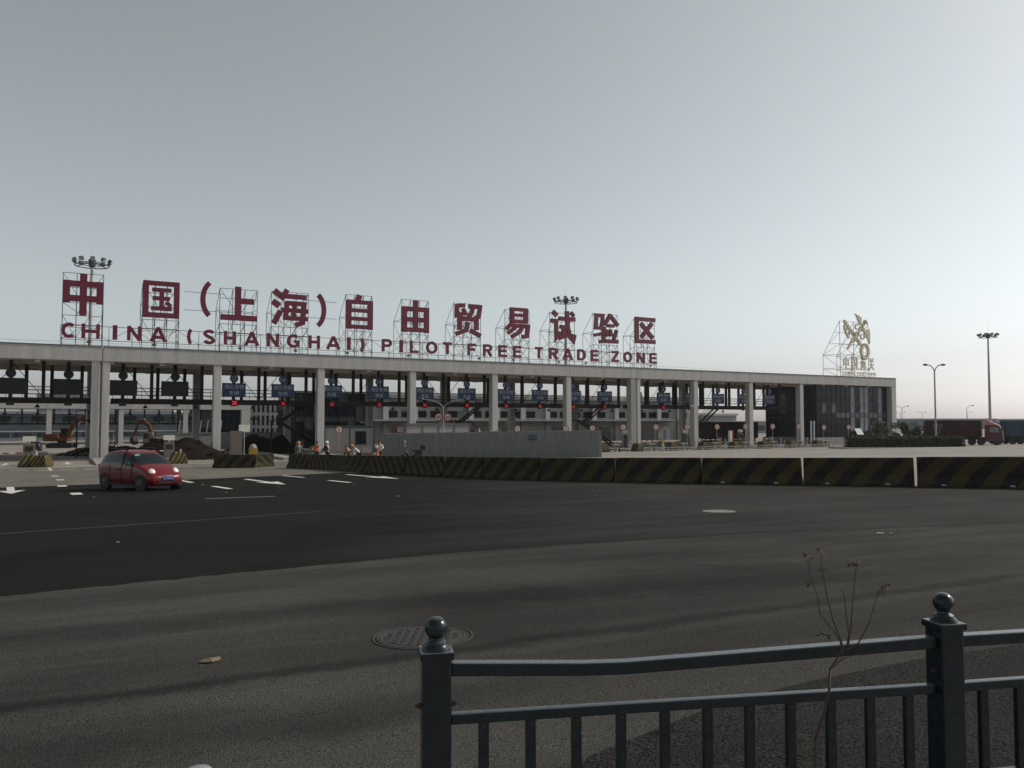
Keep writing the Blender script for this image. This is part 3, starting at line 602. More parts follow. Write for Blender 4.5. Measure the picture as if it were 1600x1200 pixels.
WORDS = [('CHINA', [(-3.66, -2.46), (-1.88, -.31), (.9, 1.4), (2.38, 3.55), (4.6, 5.98)]), ('(', [(8.2, 8.75)]), ('SHANGHAI', [(9.86, 11.0), (12.07, 13.16), (14.3, 15.65), (16.73, 17.88), (18.96, 20.29), (21.48, 22.61), (23.6, 25.05), (25.95, 26.45)]), (')', [(27.5, 28.1)]),
    ('PILOT', [(30.41, 31.57), (32.55, 33.15), (34.09, 35.12), (36.24, 37.64), (38.52, 39.7)]), ('FREE', [(42.04, 43.15), (44.27, 45.5), (46.54, 47.75), (48.77, 49.85)]), ('TRADE', [(52.14, 53.26), (54.38, 55.7), (56.66, 58.04), (58.99, 60.29), (61.26, 62.47)]), ('ZONE', [(64.81, 66.06), (66.97, 68.35), (69.4, 70.69), (71.76, 72.96)])]
ORD = ['first', 'second', 'third', 'fourth', 'fifth', 'sixth', 'seventh', 'eighth']
for wi, (wd_, sp) in enumerate(WORDS):
    for i, c in enumerate(wd_):
        s0, s1 = sp[i]; cs = (s0 + s1) / 2; W_ = s1 - s0; m = MB(); H_ = 1.52; k = 0
        if c == 'I': W_ = 0.42
        if c in '()': W_ = 0.85
        sw = 0.34
        L_ = letter_strokes(c); closed = L_[0] == 'closed'
        for st in (L_[1:] if closed else L_):
            m.ribbon([((x - .5) * (W_ + (.1 if c not in 'I()' else 0)), z * H_) for x, z in st], sw * (1.3 if c == 'I' else 1), -.16 - .004 * k, .06, closed); k += 1
        if c in '()': lab = 'small maroon %s bracket in the English lettering on the roof' % ('opening' if c == '(' else 'closing')
        else: lab = 'maroon letter %s, %s letter of the rooftop word %s' % (c, ORD[i], wd_)
        o = m.build('sign_letter', M_red)
        o.location = C(cs, 1.55, RT + 0.92); o.rotation_euler = (0, 0, TH); tag(o, lab, 'sign letter', 'small English letters on the canopy roof')
tr = thing('letter_rail', 'thin tube truss behind the small English letters along the roof edge', 'scaffold', C(0, 1.75, RT), TH)
m = MB()
for z in (0.78, 2.25): m.tube((-3.8, 0, z), (73.2, 0, z), .034, n=5)
m.tube((-3.8, .05, 0.30), (73.2, .05, 0.30), .02, n=4)
m.build('rail', M_frame, tr)
m = MB(); x = -3.8; i = 0
while x < 73.3:
    m.tube((x, 0, 0), (x, 0, 2.25), .03, n=5); m.tube((x, 0, 0), (x, .5, 1.2), .02, n=4)
    if x < 70: m.tube((x, 0, 2.25 if i % 2 else .78), (x + 2.2, 0, .78 if i % 2 else 2.25), .022, n=4)
    x += 2.2; i += 1
m.build('strut', M_frame, tr)['kind'] = 'stuff'
for i, s_ in enumerate((-1.2, 4.9, 13.6, 19.7, 25.8, 33.5, 43.2, 48.3, 55.4, 59.8, 71.2)):
    o = MB().tube((0, 0, 0), (0, 0, .42), .03, n=5).box((0, -.08, .48), (.34, .26, .22)).build('roof_floodlight', M_lampdark)
    o.location = C(s_, .7, RT); tag(o, 'tiny dark floodlight on the roof edge, %s from the left' % (['first', 'second', 'third', 'fourth', 'fifth', 'sixth', 'seventh', 'eighth', 'ninth', 'tenth', 'last'][i]), 'floodlight', 'floodlights on the roof edge')

# customs emblem on its scaffold
em = thing('customs_sign', 'pale gold crossed key and winged staff emblem on scaffold above the glass office', 'emblem sign', C(117.2, 2.0, RT), TH)
m = MB(); r = .045
zt = 9.9
xs = [-2.9, 0.9, 4.2]
for x in (-2.9, 0.7, 4.6):
    m.tube((x, .3, 0), (x, .3, zt), r, n=5)
    pts = [(x, 3.9, 0), (x, 3.9, 4.1), (x, .3, zt)]
    m.path(pts, r * .8, 5)
    for z in (1.7, 4.1): m.tube((x, .3, z), (x, 3.9, z), r * .7, n=5)
    m.tube((x, 3.9, 4.1), (x, .3, 1.7), r * .7, n=5); m.tube((x, 3.9, 1.7), (x, .3, 0), r * .7, n=5)
    m.tube((x, 2.7, 6.1), (x, .3, 5.9), r * .7, n=5); m.tube((x, 1.5, 8.0), (x, .3, 7.9), r * .7, n=5); m.tube((x, 3.9, 4.1), (x, .3, 5.9), r * .7, n=5); m.tube((x, 2.7, 6.1), (x, .3, 7.9), r * .7, n=5)
for z in (1.7, 3.4, 4.1, 5.9, 7.9, zt): m.tube((-2.9, .3, z), (4.6, .3, z), r * .7, n=5)
for z in (1.7, 4.1): m.tube((-2.9, 3.9, z), (4.6, 3.9, z), r * .7, n=5)
for a, b in (((-2.9, 0), (.7, 1.7)), ((.7, 0), (4.6, 1.7)), ((-2.9, 1.7), (.7, 4.1)), ((4.6, 4.1), (.7, 5.9)), ((-2.9, 5.9), (.7, 4.1))): m.tube((a[0], .3, a[1]), (b[0], .3, b[1]), r * .7, n=5)
m.build('scaffold', M_frame, em)
k_ = MB()                                              # key: bit upper left, bow lower right
k_.ribbon([(-2.3, 9.9), (1.9, 5.9)], .50, -.35, 0)
k_.ribbon(arcpts(3.0, 4.75, .95, 1.2, 0, 345, 22), .46, -.36, .01, True)
for (a, b) in ((-2.0, 9.2), (-1.45, 8.65), (-.75, 8.0)):
    k_.ribbon([(a - .05, b + .1), (a - .36, b - .50)], .30, -.33, -.02); 
k_.ribbon([(-2.35, 8.55), (-2.0, 8.2), (-1.9, 7.7), (-1.45, 7.3), (-1.2, 6.9)], .26, -.345, -.015)
k_.build('key', M_gold, em)
s_ = MB()                                              # staff rising to the right with two snakes and wings
s_.ribbon([(-1.9, 5.0), (-.9, 6.3)], .34, -.62, -.36); s_.ribbon([(-.9, 6.3), (2.6, 9.6)], .40, -.60, -.37)
sn = [( -1.0 + 3.1 * t + .40 * sin(t * 9.2) * .73, 6.1 + 3.0 * t - .40 * sin(t * 9.2) * .73) for t in [i / 26 for i in range(27)]]
sn2 = [( -1.0 + 3.1 * t - .40 * sin(t * 9.2) * .73, 6.1 + 3.0 * t + .40 * sin(t * 9.2) * .73) for t in [i / 26 for i in range(27)]]
s_.ribbon(sn, .20, -.66, -.40); s_.ribbon(sn2, .20, -.64, -.42)
s_.build('staff_with_snakes', M_gold, em)
MB().ball((2.85, -.5, 9.95), .42, 14, 8).build('staff_knob', M_gold, em, True)
for nm, sg in (('wing', 1), ('wing', -1)):
    wv = MB()
    if sg > 0: wing = [(2.2, 9.3), (1.75, 9.9), (1.9, 10.6), (1.2, 10.95), (.05, 11.25), (.75, 10.8), (.45, 10.75), (1.0, 10.35), (.7, 10.3), (1.25, 9.9), (1.0, 9.8), (1.6, 9.35)]
    else: wing = [(2.35, 9.0), (2.9, 8.5), (3.9, 8.75), (4.05, 7.6), (4.0, 6.1), (3.75, 6.6), (3.65, 6.4), (3.45, 7.1), (3.2, 7.05), (3.05, 7.7), (2.8, 7.7), (2.4, 8.3)]
    wv.prism(wing, -.58, -.30); wv.build('wing', M_gold, em)
MB().ribbon(arcpts(2.2, 7.35, .5, .45, 150, 400, 12), .17, -.5, -.25).build('snake_head', M_gold, em)
MB().ribbon(arcpts(.75, 9.0, .42, .45, 30, 300, 12), .17, -.5, -.25).build('snake_head', M_gold, em)
for i, ch in enumerate('中国海关'):
    obj('character', text_mesh(ch, M_gold, 1.35, 2.1, .14), em, 0, (-1.95 + i * 2.25, -.1, 1.55))
    obj('character', text_mesh(ch, M_gold, 1.35, 2.1, .14), em, 0, (-1.87 + i * 2.25, -.095, 1.5))
obj('lettering', text_mesh('CHINA CUSTOMS', M_gold, 8.9, .62, .1), em, 0, (1.5, -.1, .42)); obj('lettering', text_mesh('CHINA CUSTOMS', M_gold, 8.9, .62, .1), em, 0, (1.55, -.105, .45))
MB().tube((-3, .1, .4), (6, .1, .4), .03, n=4).tube((-3, .1, 1.45), (6, .1, 1.45), .03, n=4).tube((-3, .1, 3.65), (6, .1, 3.65), .03, n=4).build('letter_rail', M_frame, em)

# ------------------------------------------------------------ buildings
def curtain(parent, u0, u1, z0, z1, y, nu, rows, pick, axis='x'):
    """panes set 4 cm back between mullions; u runs along x (or along y when axis is 'y')"""
    du = (u1 - u0) / nu; cache = {}
    for j in range(len(rows) - 1):
        a, b = rows[j], rows[j + 1]
        for i in range(nu):
            mt = pick(i, j); key = (mt.name, j)
            if key not in cache:
                d = (du - .07, .03, b - a - .07) if axis == 'x' else (.03, du - .07, b - a - .07)
                cache[key] = MB().box((0, 0, 0), d).mesh('pane', mt)
            c = u0 + du * (i + .5)
            o = obj('pane', cache[key], parent, 0, (c, y + .04, (a + b) / 2) if axis == 'x' else (y + .04, c, (a + b) / 2))
    mm = MB()
    for i in range(nu + 1):
        c = u0 + du * i
        if axis == 'x': mm.b2(c - .035, c + .035, y - .04, y + .10, z0, z1)
        else: mm.b2(y - .04, y + .10, c - .035, c + .035, z0, z1)
    mm.build('mullion', M_mull, parent)
    mm = MB()
    for z in rows:
        if axis == 'x': mm.b2(u0, u1, y - .03, y + .09, z - .04, z + .04)
        else: mm.b2(y - .03, y + .09, u0, u1, z - .04, z + .04)
    mm.build('transom', M_mull, parent)

off = thing('glass_office', 'three storey dark glass office under the right end of the canopy', 'building', C(0, 0), TH)
MB().b2(106.6, 124.7, 1.15, 12.0, 1.2, RB - .02).build('core', M_mull, off)
MB().b2(106.2, 124.75, 0.75, 12.3, 0, 1.18).build('plinth', M_wall, off, bevel=.02)
rows = [1.2, 2.2, 3.9, 4.55, 5.35, 6.9, 8.7, 9.9]
def pick_front(i, j):
    if j == 3: return M_spandrel if i > 3 else M_glass
    if i in (7, 9, 10, 13) and j in (1, 2, 4, 5, 6): return M_glass2
    if i in (1, 3) and j in (4,): return M_spandrel
    return M_glass
curtain(off, 106.6, 124.7, 1.2, 9.95, .99, 15, rows, pick_front)
curtain(off, 1.2, 12.0, 1.2, 9.95, 106.45, 7, rows, lambda i, j: M_spandrel if (i, j) in ((4, 5), (4, 4), (2, 2)) else M_glass, 'y')
for x in (116.6, 120.6):
    MB().box((x, .55, 2.15), (1.7, .04, 1.25), 0, radians(-32)).build('open_vent_window', mat('pale vent glass', (.06, .075, .095), .5), off)
MB().b2(101.5, 106.1, 8.0, 8.2, 0, 1.15).build('parapet', M_wall, off)
dr = MB()
for i in range(2): dr.b2(104.6 + i * .7, 104.9 + i * .7, .6, .7, .5, 4.0)
dr.build('entrance_sign', M_signw, off)

dk = thing('glass_office', 'dark glass office block behind the canopy pillars and the workers', 'building', C(0, 0), TH)
MB().b2(25.6, 37.0, 24.1, 34, 0, 8.0).build('core', M_mull, dk)
MB().b2(25.3, 37.3, 23.85, 34.2, 8.0, 8.25).build('roof', M_roofd, dk)
curtain(dk, 25.6, 37.0, 2.6, 8.0, 23.95, 9, [0.3, 1.3, 2.6, 3.9, 4.6, 6.3, 7.9], lambda i, j: M_spandrel if (i + 2 * j) % 5 == 0 or j == 3 else M_glass)
curtain(dk, 24.1, 34, 2.6, 8.0, 25.45, 7, [0.3, 1.3, 2.6, 3.9, 4.6, 6.3, 7.9], lambda i, j: M_glass, 'y')

wh = thing('long_warehouse', 'long white two storey warehouse behind the canopy with a ledge between floors', 'building', C(0, 0), TH)
MB().b2(42, 113.5, 40.0, 70, 0, 8.1).build('wall', M_wall, wh)
MB().b2(41.7, 113.8, 39.75, 70.3, 8.1, 8.95).build('parapet', M_white, wh)
MB().b2(41.6, 113.6, 39.6, 39.99, 7.4, 8.09).build('roof_band', M_roofd, wh)
MB().b2(41.6, 108, 38.4, 39.99, 4.02, 4.22).build('ledge', M_white, wh); MB().b2(41.6, 108, 38.5, 39.9, 3.75, 4.01).build('ledge_beam', M_roofd, wh)
wp = MB().box((0, 0, 5.8), (.95, .5, 3.1)).mesh('pilaster', M_white); wpl = MB().box((0, 0, 1.87), (.8, .45, 3.74)).mesh('pilaster', M_wall)
wn = MB().box((0, 0, 0), (1.9, .12, 1.25)).mesh('window', M_mull); pn = MB().box((0, 0, 0), (.86, .04, 1.1)).mesh('pane', M_glass); sill = MB().box((0, 0, 0), (2.1, .3, .09)).mesh('sill', M_white)
shut = MB().box((0, 0, 1.35), (2.9, .12, 2.7)).mesh('shutter_door', M_roofd); shut2 = MB().box((0, 0, 1.2), (1.6, .12, 2.4)).mesh('shutter_door', M_far)
k = 0; x = 44.9
while x < 113:
    obj('pilaster', wp, wh, 0, (x, 39.78, 0)); obj('pilaster', wpl, wh, 0, (x, 39.8, 0))
    for j, o in enumerate((1.9,) if k % 3 == 2 else (1.35, 4.0)):
        if x + o > 113: continue
        wo = obj('window', wn, wh, 0, (x + o, 39.97, 5.15))
        for q_ in (-.45, .45): obj('pane', pn, wo, 0, (q_, -.07, 0))
        obj('sill', sill, wo, 0, (0, -.12, -.68))
    obj('shutter_door', (shut, shut2)[k % 2], wh, 0, (x + 2.7, 39.95, 0))
    x += 5.45; k += 1
an = thing('low_annex', 'pale low building seen between the canopy pillars behind the red container', 'building', C(0, 0), TH)
MB().b2(114.5, 133, 46, 60, 0, 5.2).build('wall', M_wall, an); MB().b2(114.2, 133.3, 45.7, 60.3, 5.2, 5.7).build('parapet', M_white, an)
dw = MB().box((0, 0, 0), (2.2, .1, 1.1)).mesh('window', M_glass)
for x in (117, 121, 125, 129): obj('window', dw, an, 0, (x, 45.97, 3.2))

# second canopy farther back
c2 = thing('far_toll_canopy', 'lower white canopy far behind on the left with its own dark gantry', 'canopy', C(0, 64), TH)
MB().b2(-60, 27.2, 0, 12, 6.05, 7.25).build('roof_section', M_fascia, c2)
p2 = MB().box((0, 0, 3.02), (.75, .8, 6.04)).mesh('pillar', M_pillar)
for x in (-48.9, -38, -27.3, -16.4, -5.6, 5.3, 15.8):
    obj('pillar', p2, c2, 0, (x, .5, 0)); obj('pillar', p2, c2, 0, (x, 10.5, 0))
MB().b2(25.5, 27.1, .03, 11.9, 0, 6.04).build('end_wall', M_pillar, c2)
MB().b2(-60, 17.2, 1.6, 3.0, 3.35, 3.65).build('walkway_deck', M_steel, c2)
m = MB()
for z in (4.0, 4.4): m.tube((-60, 1.7, z), (17.2, 1.7, z), .03, n=4)
m.build('hand_rail', M_steel, c2)
h2 = MB().box((0, 0, 4.7), (.26, .2, 2.68)).mesh('hanger', M_steel); b2_ = MB().box((0, 0, 0), (1.9, .1, .95)).mesh('sign_back', M_signback); d2 = MB().tube((0, -.04, 0), (0, .04, 0), .3, n=14).mesh('number_disc', M_signback)
x = -59
while x < 17:
    obj('hanger', h2, c2, 0, (x, 1.9, 0)); obj('hanger', h2, c2, 0, (x + 2.4, 2.8, 0))
    obj('sign_back', b2_, c2, 0, (x, 1.5, 4.35)); obj('number_disc', d2, c2, 0, (x, 1.5, 5.15)); x += 4.7
for i, x in enumerate((-30.5, -14.3, 2.5)):
    m = MB(); m.tube((x, 1.9, 6.0), (x + 2.3, 1.9, 3.7), .04, n=4).tube((x + 4.7, 1.9, 6.0), (x + 2.4, 1.9, 3.7), .04, n=4); m.build('brace', M_steel, c2)
o2 = thing('far_glass_office', 'dark glass end building under the far canopy on the left', 'building', C(0, 64), TH)
MB().b2(17.6, 25.4, 1.2, 10, 0, 6.03).build('core', M_mull, o2)
curtain(o2, 17.6, 25.4, .2, 6.0, 1.05, 7, [.2, 1.4, 2.7, 3.9, 5.0, 6.0], lambda i, j: M_spandrel if i in (1, 2, 3) and j > 1 else M_glass)

# four storey white block
wb = thing('white_block', 'white three storey block with rows of narrow dark windows behind the far canopy', 'building', (-59.2, 178.6, 0), radians(-16))
MB().b2(0, 9.4, 0, 22, 0, 8.3).build('wall', M_white, wb)
w4 = MB().box((0, 0, 0), (.58, .2, 2.2)).mesh('window', M_mull); p4 = MB().box((0, 0, 0), (.46, .05, 2.05)).mesh('pane', M_glass); s4 = MB().box((0, 0, 0), (.7, .3, .1)).mesh('sill', M_white)
for j in range(3):
    for i in range(7):
        wo = obj('window', w4, wb, 0, (.75 + i * 1.16 + (.12 if i > 4 else 0), -.02, 1.25 + j * 2.85)); obj('pane', p4, wo, 0, (0, -.09, 0)); obj('sill', s4, wo, 0, (0, -.1, -1.15))
for x, z in ((1.5, 4.5), (2.9, 4.5), (8.9, 2.0)): MB().box((x, -.25, z), (.8, .45, .55)).build('air_conditioner', M_signback, wb)
MB().b2(-.2, 9.6, -.2, 22.2, 8.3, 8.6).build('parapet', M_white, wb)
sw = thing('site_wall', 'low grey site wall in front of the white block', 'wall', C(0, 30), TH)
MB().b2(8, 25, 0, .3, 0, 2.2).build('wall', M_wall, sw); MB().b2(7.9, 25.1, -.1, .4, 2.2, 2.32).build('coping', M_far, sw)

# far background on the left and right
def far_block(name, label, cx, cy, wd, dp, ht, m, rows, cols, rz=0, cat='building', top=None):
    t = thing(name, label, cat, (cx, cy, 0), rz)
    MB().b2(-wd / 2, wd / 2, 0, dp, 0, ht).build('wall', m, t); MB().b2(-wd / 2 - .3, wd / 2 + .3, -.3, dp + .3, ht, ht + .5).build('roof', top or M_farl, t)
    if cols:
        wm = MB().box((0, 0, 0), (wd / cols * .62, .15, ht / rows * .5)).mesh('window', M_spandrel)
        for j in range(rows):
            for i in range(cols): obj('window', wm, t, 0, (-wd / 2 + wd / cols * (i + .5), -.03, ht / rows * (j + .52)))
    return t
_p = C(-28, 98); far_block('far_warehouse', 'long dark blue grey building behind the far canopy on the left', _p[0], _p[1], 118, 14, 5.4, mat('dark blue grey cladding', (.075, .09, .105), .7, var=.3, scale=.3), 2, 30, TH, top=M_far)
fl = thing('far_ledge_wall', 'pale low wall along the foot of the long dark building on the left', 'wall', C(-28, 96.5), TH); MB().b2(-59, 59, 0, .4, 0, .7).build('wall', M_far, fl); MB().b2(-59, 59, -.3, .5, 1.75, 2.0).build('rail', M_farl, fl)
for i in range(20): MB().b2(-58 + i * 6.1, -57.7 + i * 6.1, .05, .3, .7, 1.75).build('post', M_far, fl)
far_block('far_office_block', 'hazy blue grey office block behind the far canopy left of the double pillar', -196, 350, 22, 20, 15, M_far, 5, 8, radians(10))
far_block('far_office_block', 'hazy blue grey block right behind the far canopy pillar near the small excavator', -143, 300, 30, 20, 7.4, M_far, 3, 9, radians(10))
far_block('far_store', 'low hazy store on the far right horizon behind the trees', 205, 390, 62, 30, 4.6, M_far, 1, 10)
far_block('far_store', 'long low grey store on the horizon behind the two trucks', 292, 420, 90, 30, 4.5, M_farl, 1, 14)
far_block('far_store', 'small pale store on the horizon left of the trees', 110, 300, 20, 12, 3.6, M_farl, 1, 5)
far_block('far_store', 'pale flat building seen under the canopy left of the right glass office', 78, 260, 60, 20, 3.4, M_farl, 1, 12)

# ------------------------------------------------------------ lamps
def high_mast(x, y, h, R, label, n=10):
    t = thing('high_mast', label, 'light mast', (x, y, G(x, y)), 0, 'high light masts')
    MB().tube((0, 0, 0), (0, 0, h), .33, .15, 14).build('pole', M_polegrey, t, True)
    m = MB(); ring = [(R * cos(2 * pi * i / 24), R * sin(2 * pi * i / 24), h - .7) for i in range(25)]
    m.path(ring, .07, 5); m.path([(p[0] * .8, p[1] * .8, p[2] + .25) for p in ring], .05, 5)
    for i in range(6): a = pi * i / 3; m.tube((.2 * cos(a), .2 * sin(a), h - .3), (R * cos(a), R * sin(a), h - .7), .05, n=5)
    m.lathe([(.3, -.9), (.42, -.6), (.42, .1), (.2, .25)], 12, (0, 0, h)); m.build('lamp_ring', M_lampdark, t)
    for i in range(n):
        a = 2 * pi * (i + .3) / n; cx, cy = R * 1.06 * cos(a), R * 1.06 * sin(a)
        f = MB(); f.box((0, 0, 0), (.50, .30, .46), a - pi / 2, radians(-28)); fo = f.build('floodlight', M_lampdark, t, loc=(cx, cy, h - .12))
        MB().box((.17 * cos(a) , .17 * sin(a), -.10), (.40, .05, .36), a - pi / 2, radians(-28)).build('lens', M_lens, fo)
    MB().tube((0, 0, h), (0, 0, h + 2.6), .02, .008, 5).build('lightning_rod', M_galv, t)
high_mast(-52.9, 100, 24.2, 1.95, 'tall floodlight mast with a ring of lamps rising behind the first big character')
high_mast(9.35, 138, 25.2, 1.95, 'tall floodlight mast with a ring of lamps rising among the later characters')
high_mast(104.5, 175, 23.0, 1.8, 'tall floodlight mast standing alone at the far right behind the trucks')

def street_lamp(x, y, h, arm, label, heads=2, rz=0, lens=.9, r=.09, grp='street lamps', up=.9):
    t = thing('street_lamp', label, 'street lamp', (x, y, G(x, y)), rz, grp)
    MB().tube((0, 0, 0), (0, 0, h - up), r, r * .7, 10).lathe([(r * 2.2, 0), (r * 2.2, .05), (r * 1.3, .3)], 10).build('pole', M_polegrey, t, True)
    for sg in ((-1, 1)[:heads] if heads == 2 else (-1,)):
        a = MB(); a.path([(0, 0, h - up), (sg * arm * .2, 0, h - up * .55), (sg * arm * .55, 0, h - up * .12), (sg * arm, 0, h)], r * .55, 6); ao = a.build('arm', M_polegrey, t, True)
        hd = MB(); hd.ball((sg * (arm + lens * .35), 0, h), .5, 12, 8, .3)
        o = hd.build('lamp_head', M_lampdark, t, True); o.scale = (1, 1, 1)
        for v in o.data.vertices: v.co.x = sg * (arm + lens * .35) + (v.co.x - sg * (arm + lens * .35)) * lens * 1.0; v.co.y *= .45
    return t
street_lamp(58.4, 110.4, 11.3, .95, 'white double armed street lamp standing in the hedge on the right', lens=.75, r=.14)
sl2 = street_lamp(-6.68, 78, 5.75, 2.0, 'low double armed street lamp with two round speed signs in front of the canopy', lens=.6, r=.07, up=.75)
for sg in (-1, 1):
    m = MB().tube((0, -.03, 0), (0, .0, 0), .40, n=22).build('speed_disc', M_redp, sl2, loc=(sg * .44, -.14, 4.02))
    MB().tube((0, -.045, 0), (0, -.031, 0), .30, n=22).build('disc_face', M_panelw, m); obj('numeral', text_mesh('40' if sg < 0 else '60', M_black, .42, .32), m, 0, (0, -.06, -.16))
MB().box((0, -.12, 4.02), (.9, .04, .06)).build('sign_bar', M_polegrey, sl2)
for i, (x, y, h, rz, hd, lab) in enumerate(((121.8, 250, 8.6, 0, 2, 'small distant double street lamp just right of the canopy end'), (137.5, 242, 8.6, pi, 1, 'small distant single street lamp above the red container truck'), (160, 330, 7.6, 0, 2, 'tiny far street lamp over the trees'), (205, 400, 8.4, 0, 2, 'tiny far street lamp left of the tall lone mast'), (222, 390, 8.2, pi, 1, 'tiny far street lamp just left of the lone mast'), (233, 350, 8.4, 0, 1, 'tiny far street lamp over the blue container'), (248, 380, 9.0, 0, 1, 'tiny far street lamp at the right edge'), (57, 260, 9.2, 0, 2, 'tiny far street lamp seen through the canopy beside the glass office'))):
    street_lamp(x, y, h, 1.6, lab, hd, rz, .8, .12, 'distant street lamps')
for i, (s, d, h, sg) in enumerate(((37.0, 8.0, 5.2, -1), (51.3, 8.0, 4.6, 1), (75.5, -4.5, 6.1, -1), (31.3, 8, 3.8, -1))):
    t = thing('camera_pole', ['thin camera pole behind the left half of the hoarding', 'thin camera pole behind the right half of the hoarding', 'slim pole with a long arm left of the glass office lanes', 'thin camera pole right of the prefab cabin'][i], 'pole', C(s, d, GC(s, d)), TH, 'camera poles')
    MB().tube((0, 0, 0), (0, 0, h), .07, .05, 8).build('pole', M_polegrey, t); MB().tube((0, 0, h - .05), (sg * 1.1, 0, h + .1), .035, n=6).build('arm', M_polegrey, t)
    MB().box((sg * 1.15, 0, h), (.5, .2, .2)).build('camera', M_lens, t)

# ------------------------------------------------------------ islands, crash blocks, machines
isl = {}
crash = MB()
def nose_mesh():
    m = MB(); a = [(-.78, -.75), (.78, -.75), (.78, .75), (-.78, .75)]; t = [(-.5, -.5), (.5, -.5), (.5, .75), (-.5, .75)]
    m.add([(x, y, 0) for x, y in a] + [(x * .98, y * .98, .35) for x, y in a] + [(x, y, 1.05) for x, y in t] + [(x * .8, y * .8, 1.18) for x, y in t],
          [(3, 2, 1, 0)] + [(4 * k + i, 4 * k + (i + 1) % 4, 4 * k + 4 + (i + 1) % 4, 4 * k + 4 + i) for k in range(3) for i in range(4)] + [(12, 13, 14, 15)])
    return m.mesh('crash_block', STR_N)
NOSE = nose_mesh()
def round_sign(s, d, h, label, group='speed limit signs on the islands', numeral='5', R=.45):
    t = thing('speed_sign', label, 'road sign', C(s, d, GC(s, d)), TH - radians(8), group)
    MB().tube((0, 0, 0), (0, 0, h), .035, n=8).build('pole', M_galv, t)
    dd = MB().tube((0, -.03, 0), (0, 0, 0), R, n=22).build('sign_disc', M_redp, t, loc=(0, -.05, h - R * .6))
    MB().tube((0, -.045, 0), (0, -.031, 0), R * .74, n=22).build('disc_face', M_panelw, dd); obj('numeral', text_mesh(numeral, M_black, R * .55, R * .85), dd, 0, (0, -.06, -R * .42))
def lanes(k):   # the lane numbers either side of island k
    s = 5.677 * k; L = None
    nn = 21
    for p in POSTS[1:]:
        if p < s: L = nn
        nn -= 1
    return L
for k in range(-2, 18):
    s = 5.677 * k; Ln = lanes(k)
    where = ('between lanes %s and %s' % (NW[Ln], NW[Ln - 1])) if Ln and Ln > 2 else ('beside lane two' if Ln else 'at the left picture edge')
    d0 = -13.5 if k < 2 else (-9 if k < 9 else -6.5)
    p = C(s, d0, 0)
    t = thing('toll_island', 'long raised concrete toll island ' + where, 'traffic island', p, TH, 'toll islands')
    L_ = 24 - d0
    MB().prism([(-.8, -.3), (.8, -.3), (.8, .22), (.74, .26), (-.74, .26), (-.8, .22)], 0, L_).build('kerb', M_kerb, t)
    if 2 <= k <= 9: continue
    if k == 0: continue
    c = obj('crash_block', NOSE, None, .03); c.location = C(s, d0 - 1.0, max(0, GC(s, d0 - 1.0))); c.rotation_euler = (0, 0, TH + radians(random.uniform(-7, 7))); tag(c, 'striped crash block heading the toll island ' + where, 'crash block', 'striped crash blocks')
    c.scale = (.9, .9, .9)
    if k == -1:
        c2_ = obj('crash_block', NOSE, None, .03); c2_.scale = (.8, .8, .85); c2_.location = C(s + .95, d0 - 1.9, max(0, GC(s, d0 - 1.4))); c2_.rotation_euler = (0, 0, TH - radians(28)); tag(c2_, 'second, turned striped crash block at the toll island ' + where, 'crash block', 'striped crash blocks')
    # card reader column with a pale panel
    if k < 4 or k % 2 == 0:
        cc = thing('reader_column', 'brown reader column with pale top panel ' + where, 'card reader', C(s - .2, d0 + (4.5 if k < 2 else 9.0), .26), TH, 'card reader columns')
        MB().b2(-.45, .45, -.3, .3, 0, 1.75).build('body', M_brown, cc, bevel=.02); MB().b2(-.05, .05, -.05, .05, 1.75, 1.95).b2(-.5, .5, -.06, .06, 1.92, 2.38).build('panel', M_panelw, cc)
        MB().b2(-.3, .3, -.33, -.305, 1.1, 1.5).build('screen', M_black, cc)
    bb = thing('boom_gate', 'yellow boom gate cabinet with arm ' + where, 'boom gate', C(s, d0 + (6.8 if k < 2 else 8.0), .26), TH, 'boom gates')
    MB().b2(-.32, .32, -.28, .28, 0, 1.05).build('cabinet', M_yel, bb, bevel=.03); MB().b2(-.34, .34, -.3, .3, 1.05, 1.12).build('cabinet_lid', M_conc, bb)
    if k not in (12, 14):
        for i in range(8): MB().b2(-.3 - (i + 1) * .5 + .004, -.3 - i * .5, -.36, -.30, .80, .90).build('boom_section', M_redp if i % 2 else M_panelw, bb)
    tp = thing('marker_post', 'slim pale marker post ' + where, 'post', C(s + .45, d0 + 1.3, .26), TH, 'marker posts')
    MB().tube((0, 0, 0), (0, 0, 1.15), .06, n=8).build('post', M_panelw, tp); MB().tube((0, 0, .6), (0, 0, .8), .066, n=8).build('band', M_redp, tp)
    if k >= 10:
        ms = MB().lathe([(.30, 0), (.26, .1), (.22, .5), (.27, .72), (.62, .86), (.64, .95), (.3, 1.0)], 14).build('flared_pedestal', M_conc, None, True); ms.location = C(s + 2.2, d0 - .8, GC(s + 2.2, d0 - .8)); tag(ms, 'small flared concrete pedestal right of the island ' + where, 'pedestal', 'flared pedestals')
        for q_ in (1.4, 3.6):
            hp = thing('hoop_post', 'thin steel post, %s of two right of the island %s' % ('first' if q_ < 2 else 'second', where), 'post', C(s + q_, d0 - 1.6, GC(s + q_, d0 - 1.6)), TH, 'thin loop posts'); MB().tube((0, 0, 0), (0, 0, .95), .045, n=6).build('post', M_galv, hp); MB().box((0, 0, 1.0), (.2, .14, .14)).build('cap', M_galv, hp)
        ty = MB().lathe([(.32, 0), (.46, .06), (.5, .2), (.46, .34), (.32, .4), (.3, .2)], 16).build('rubber_buffer', M_black, None, True); ty.location = C(s + 2.9, d0 - .3, GC(s + 2.9, d0)); tag(ty, 'black rubber buffer right of the island ' + where, 'buffer', 'rubber buffers')
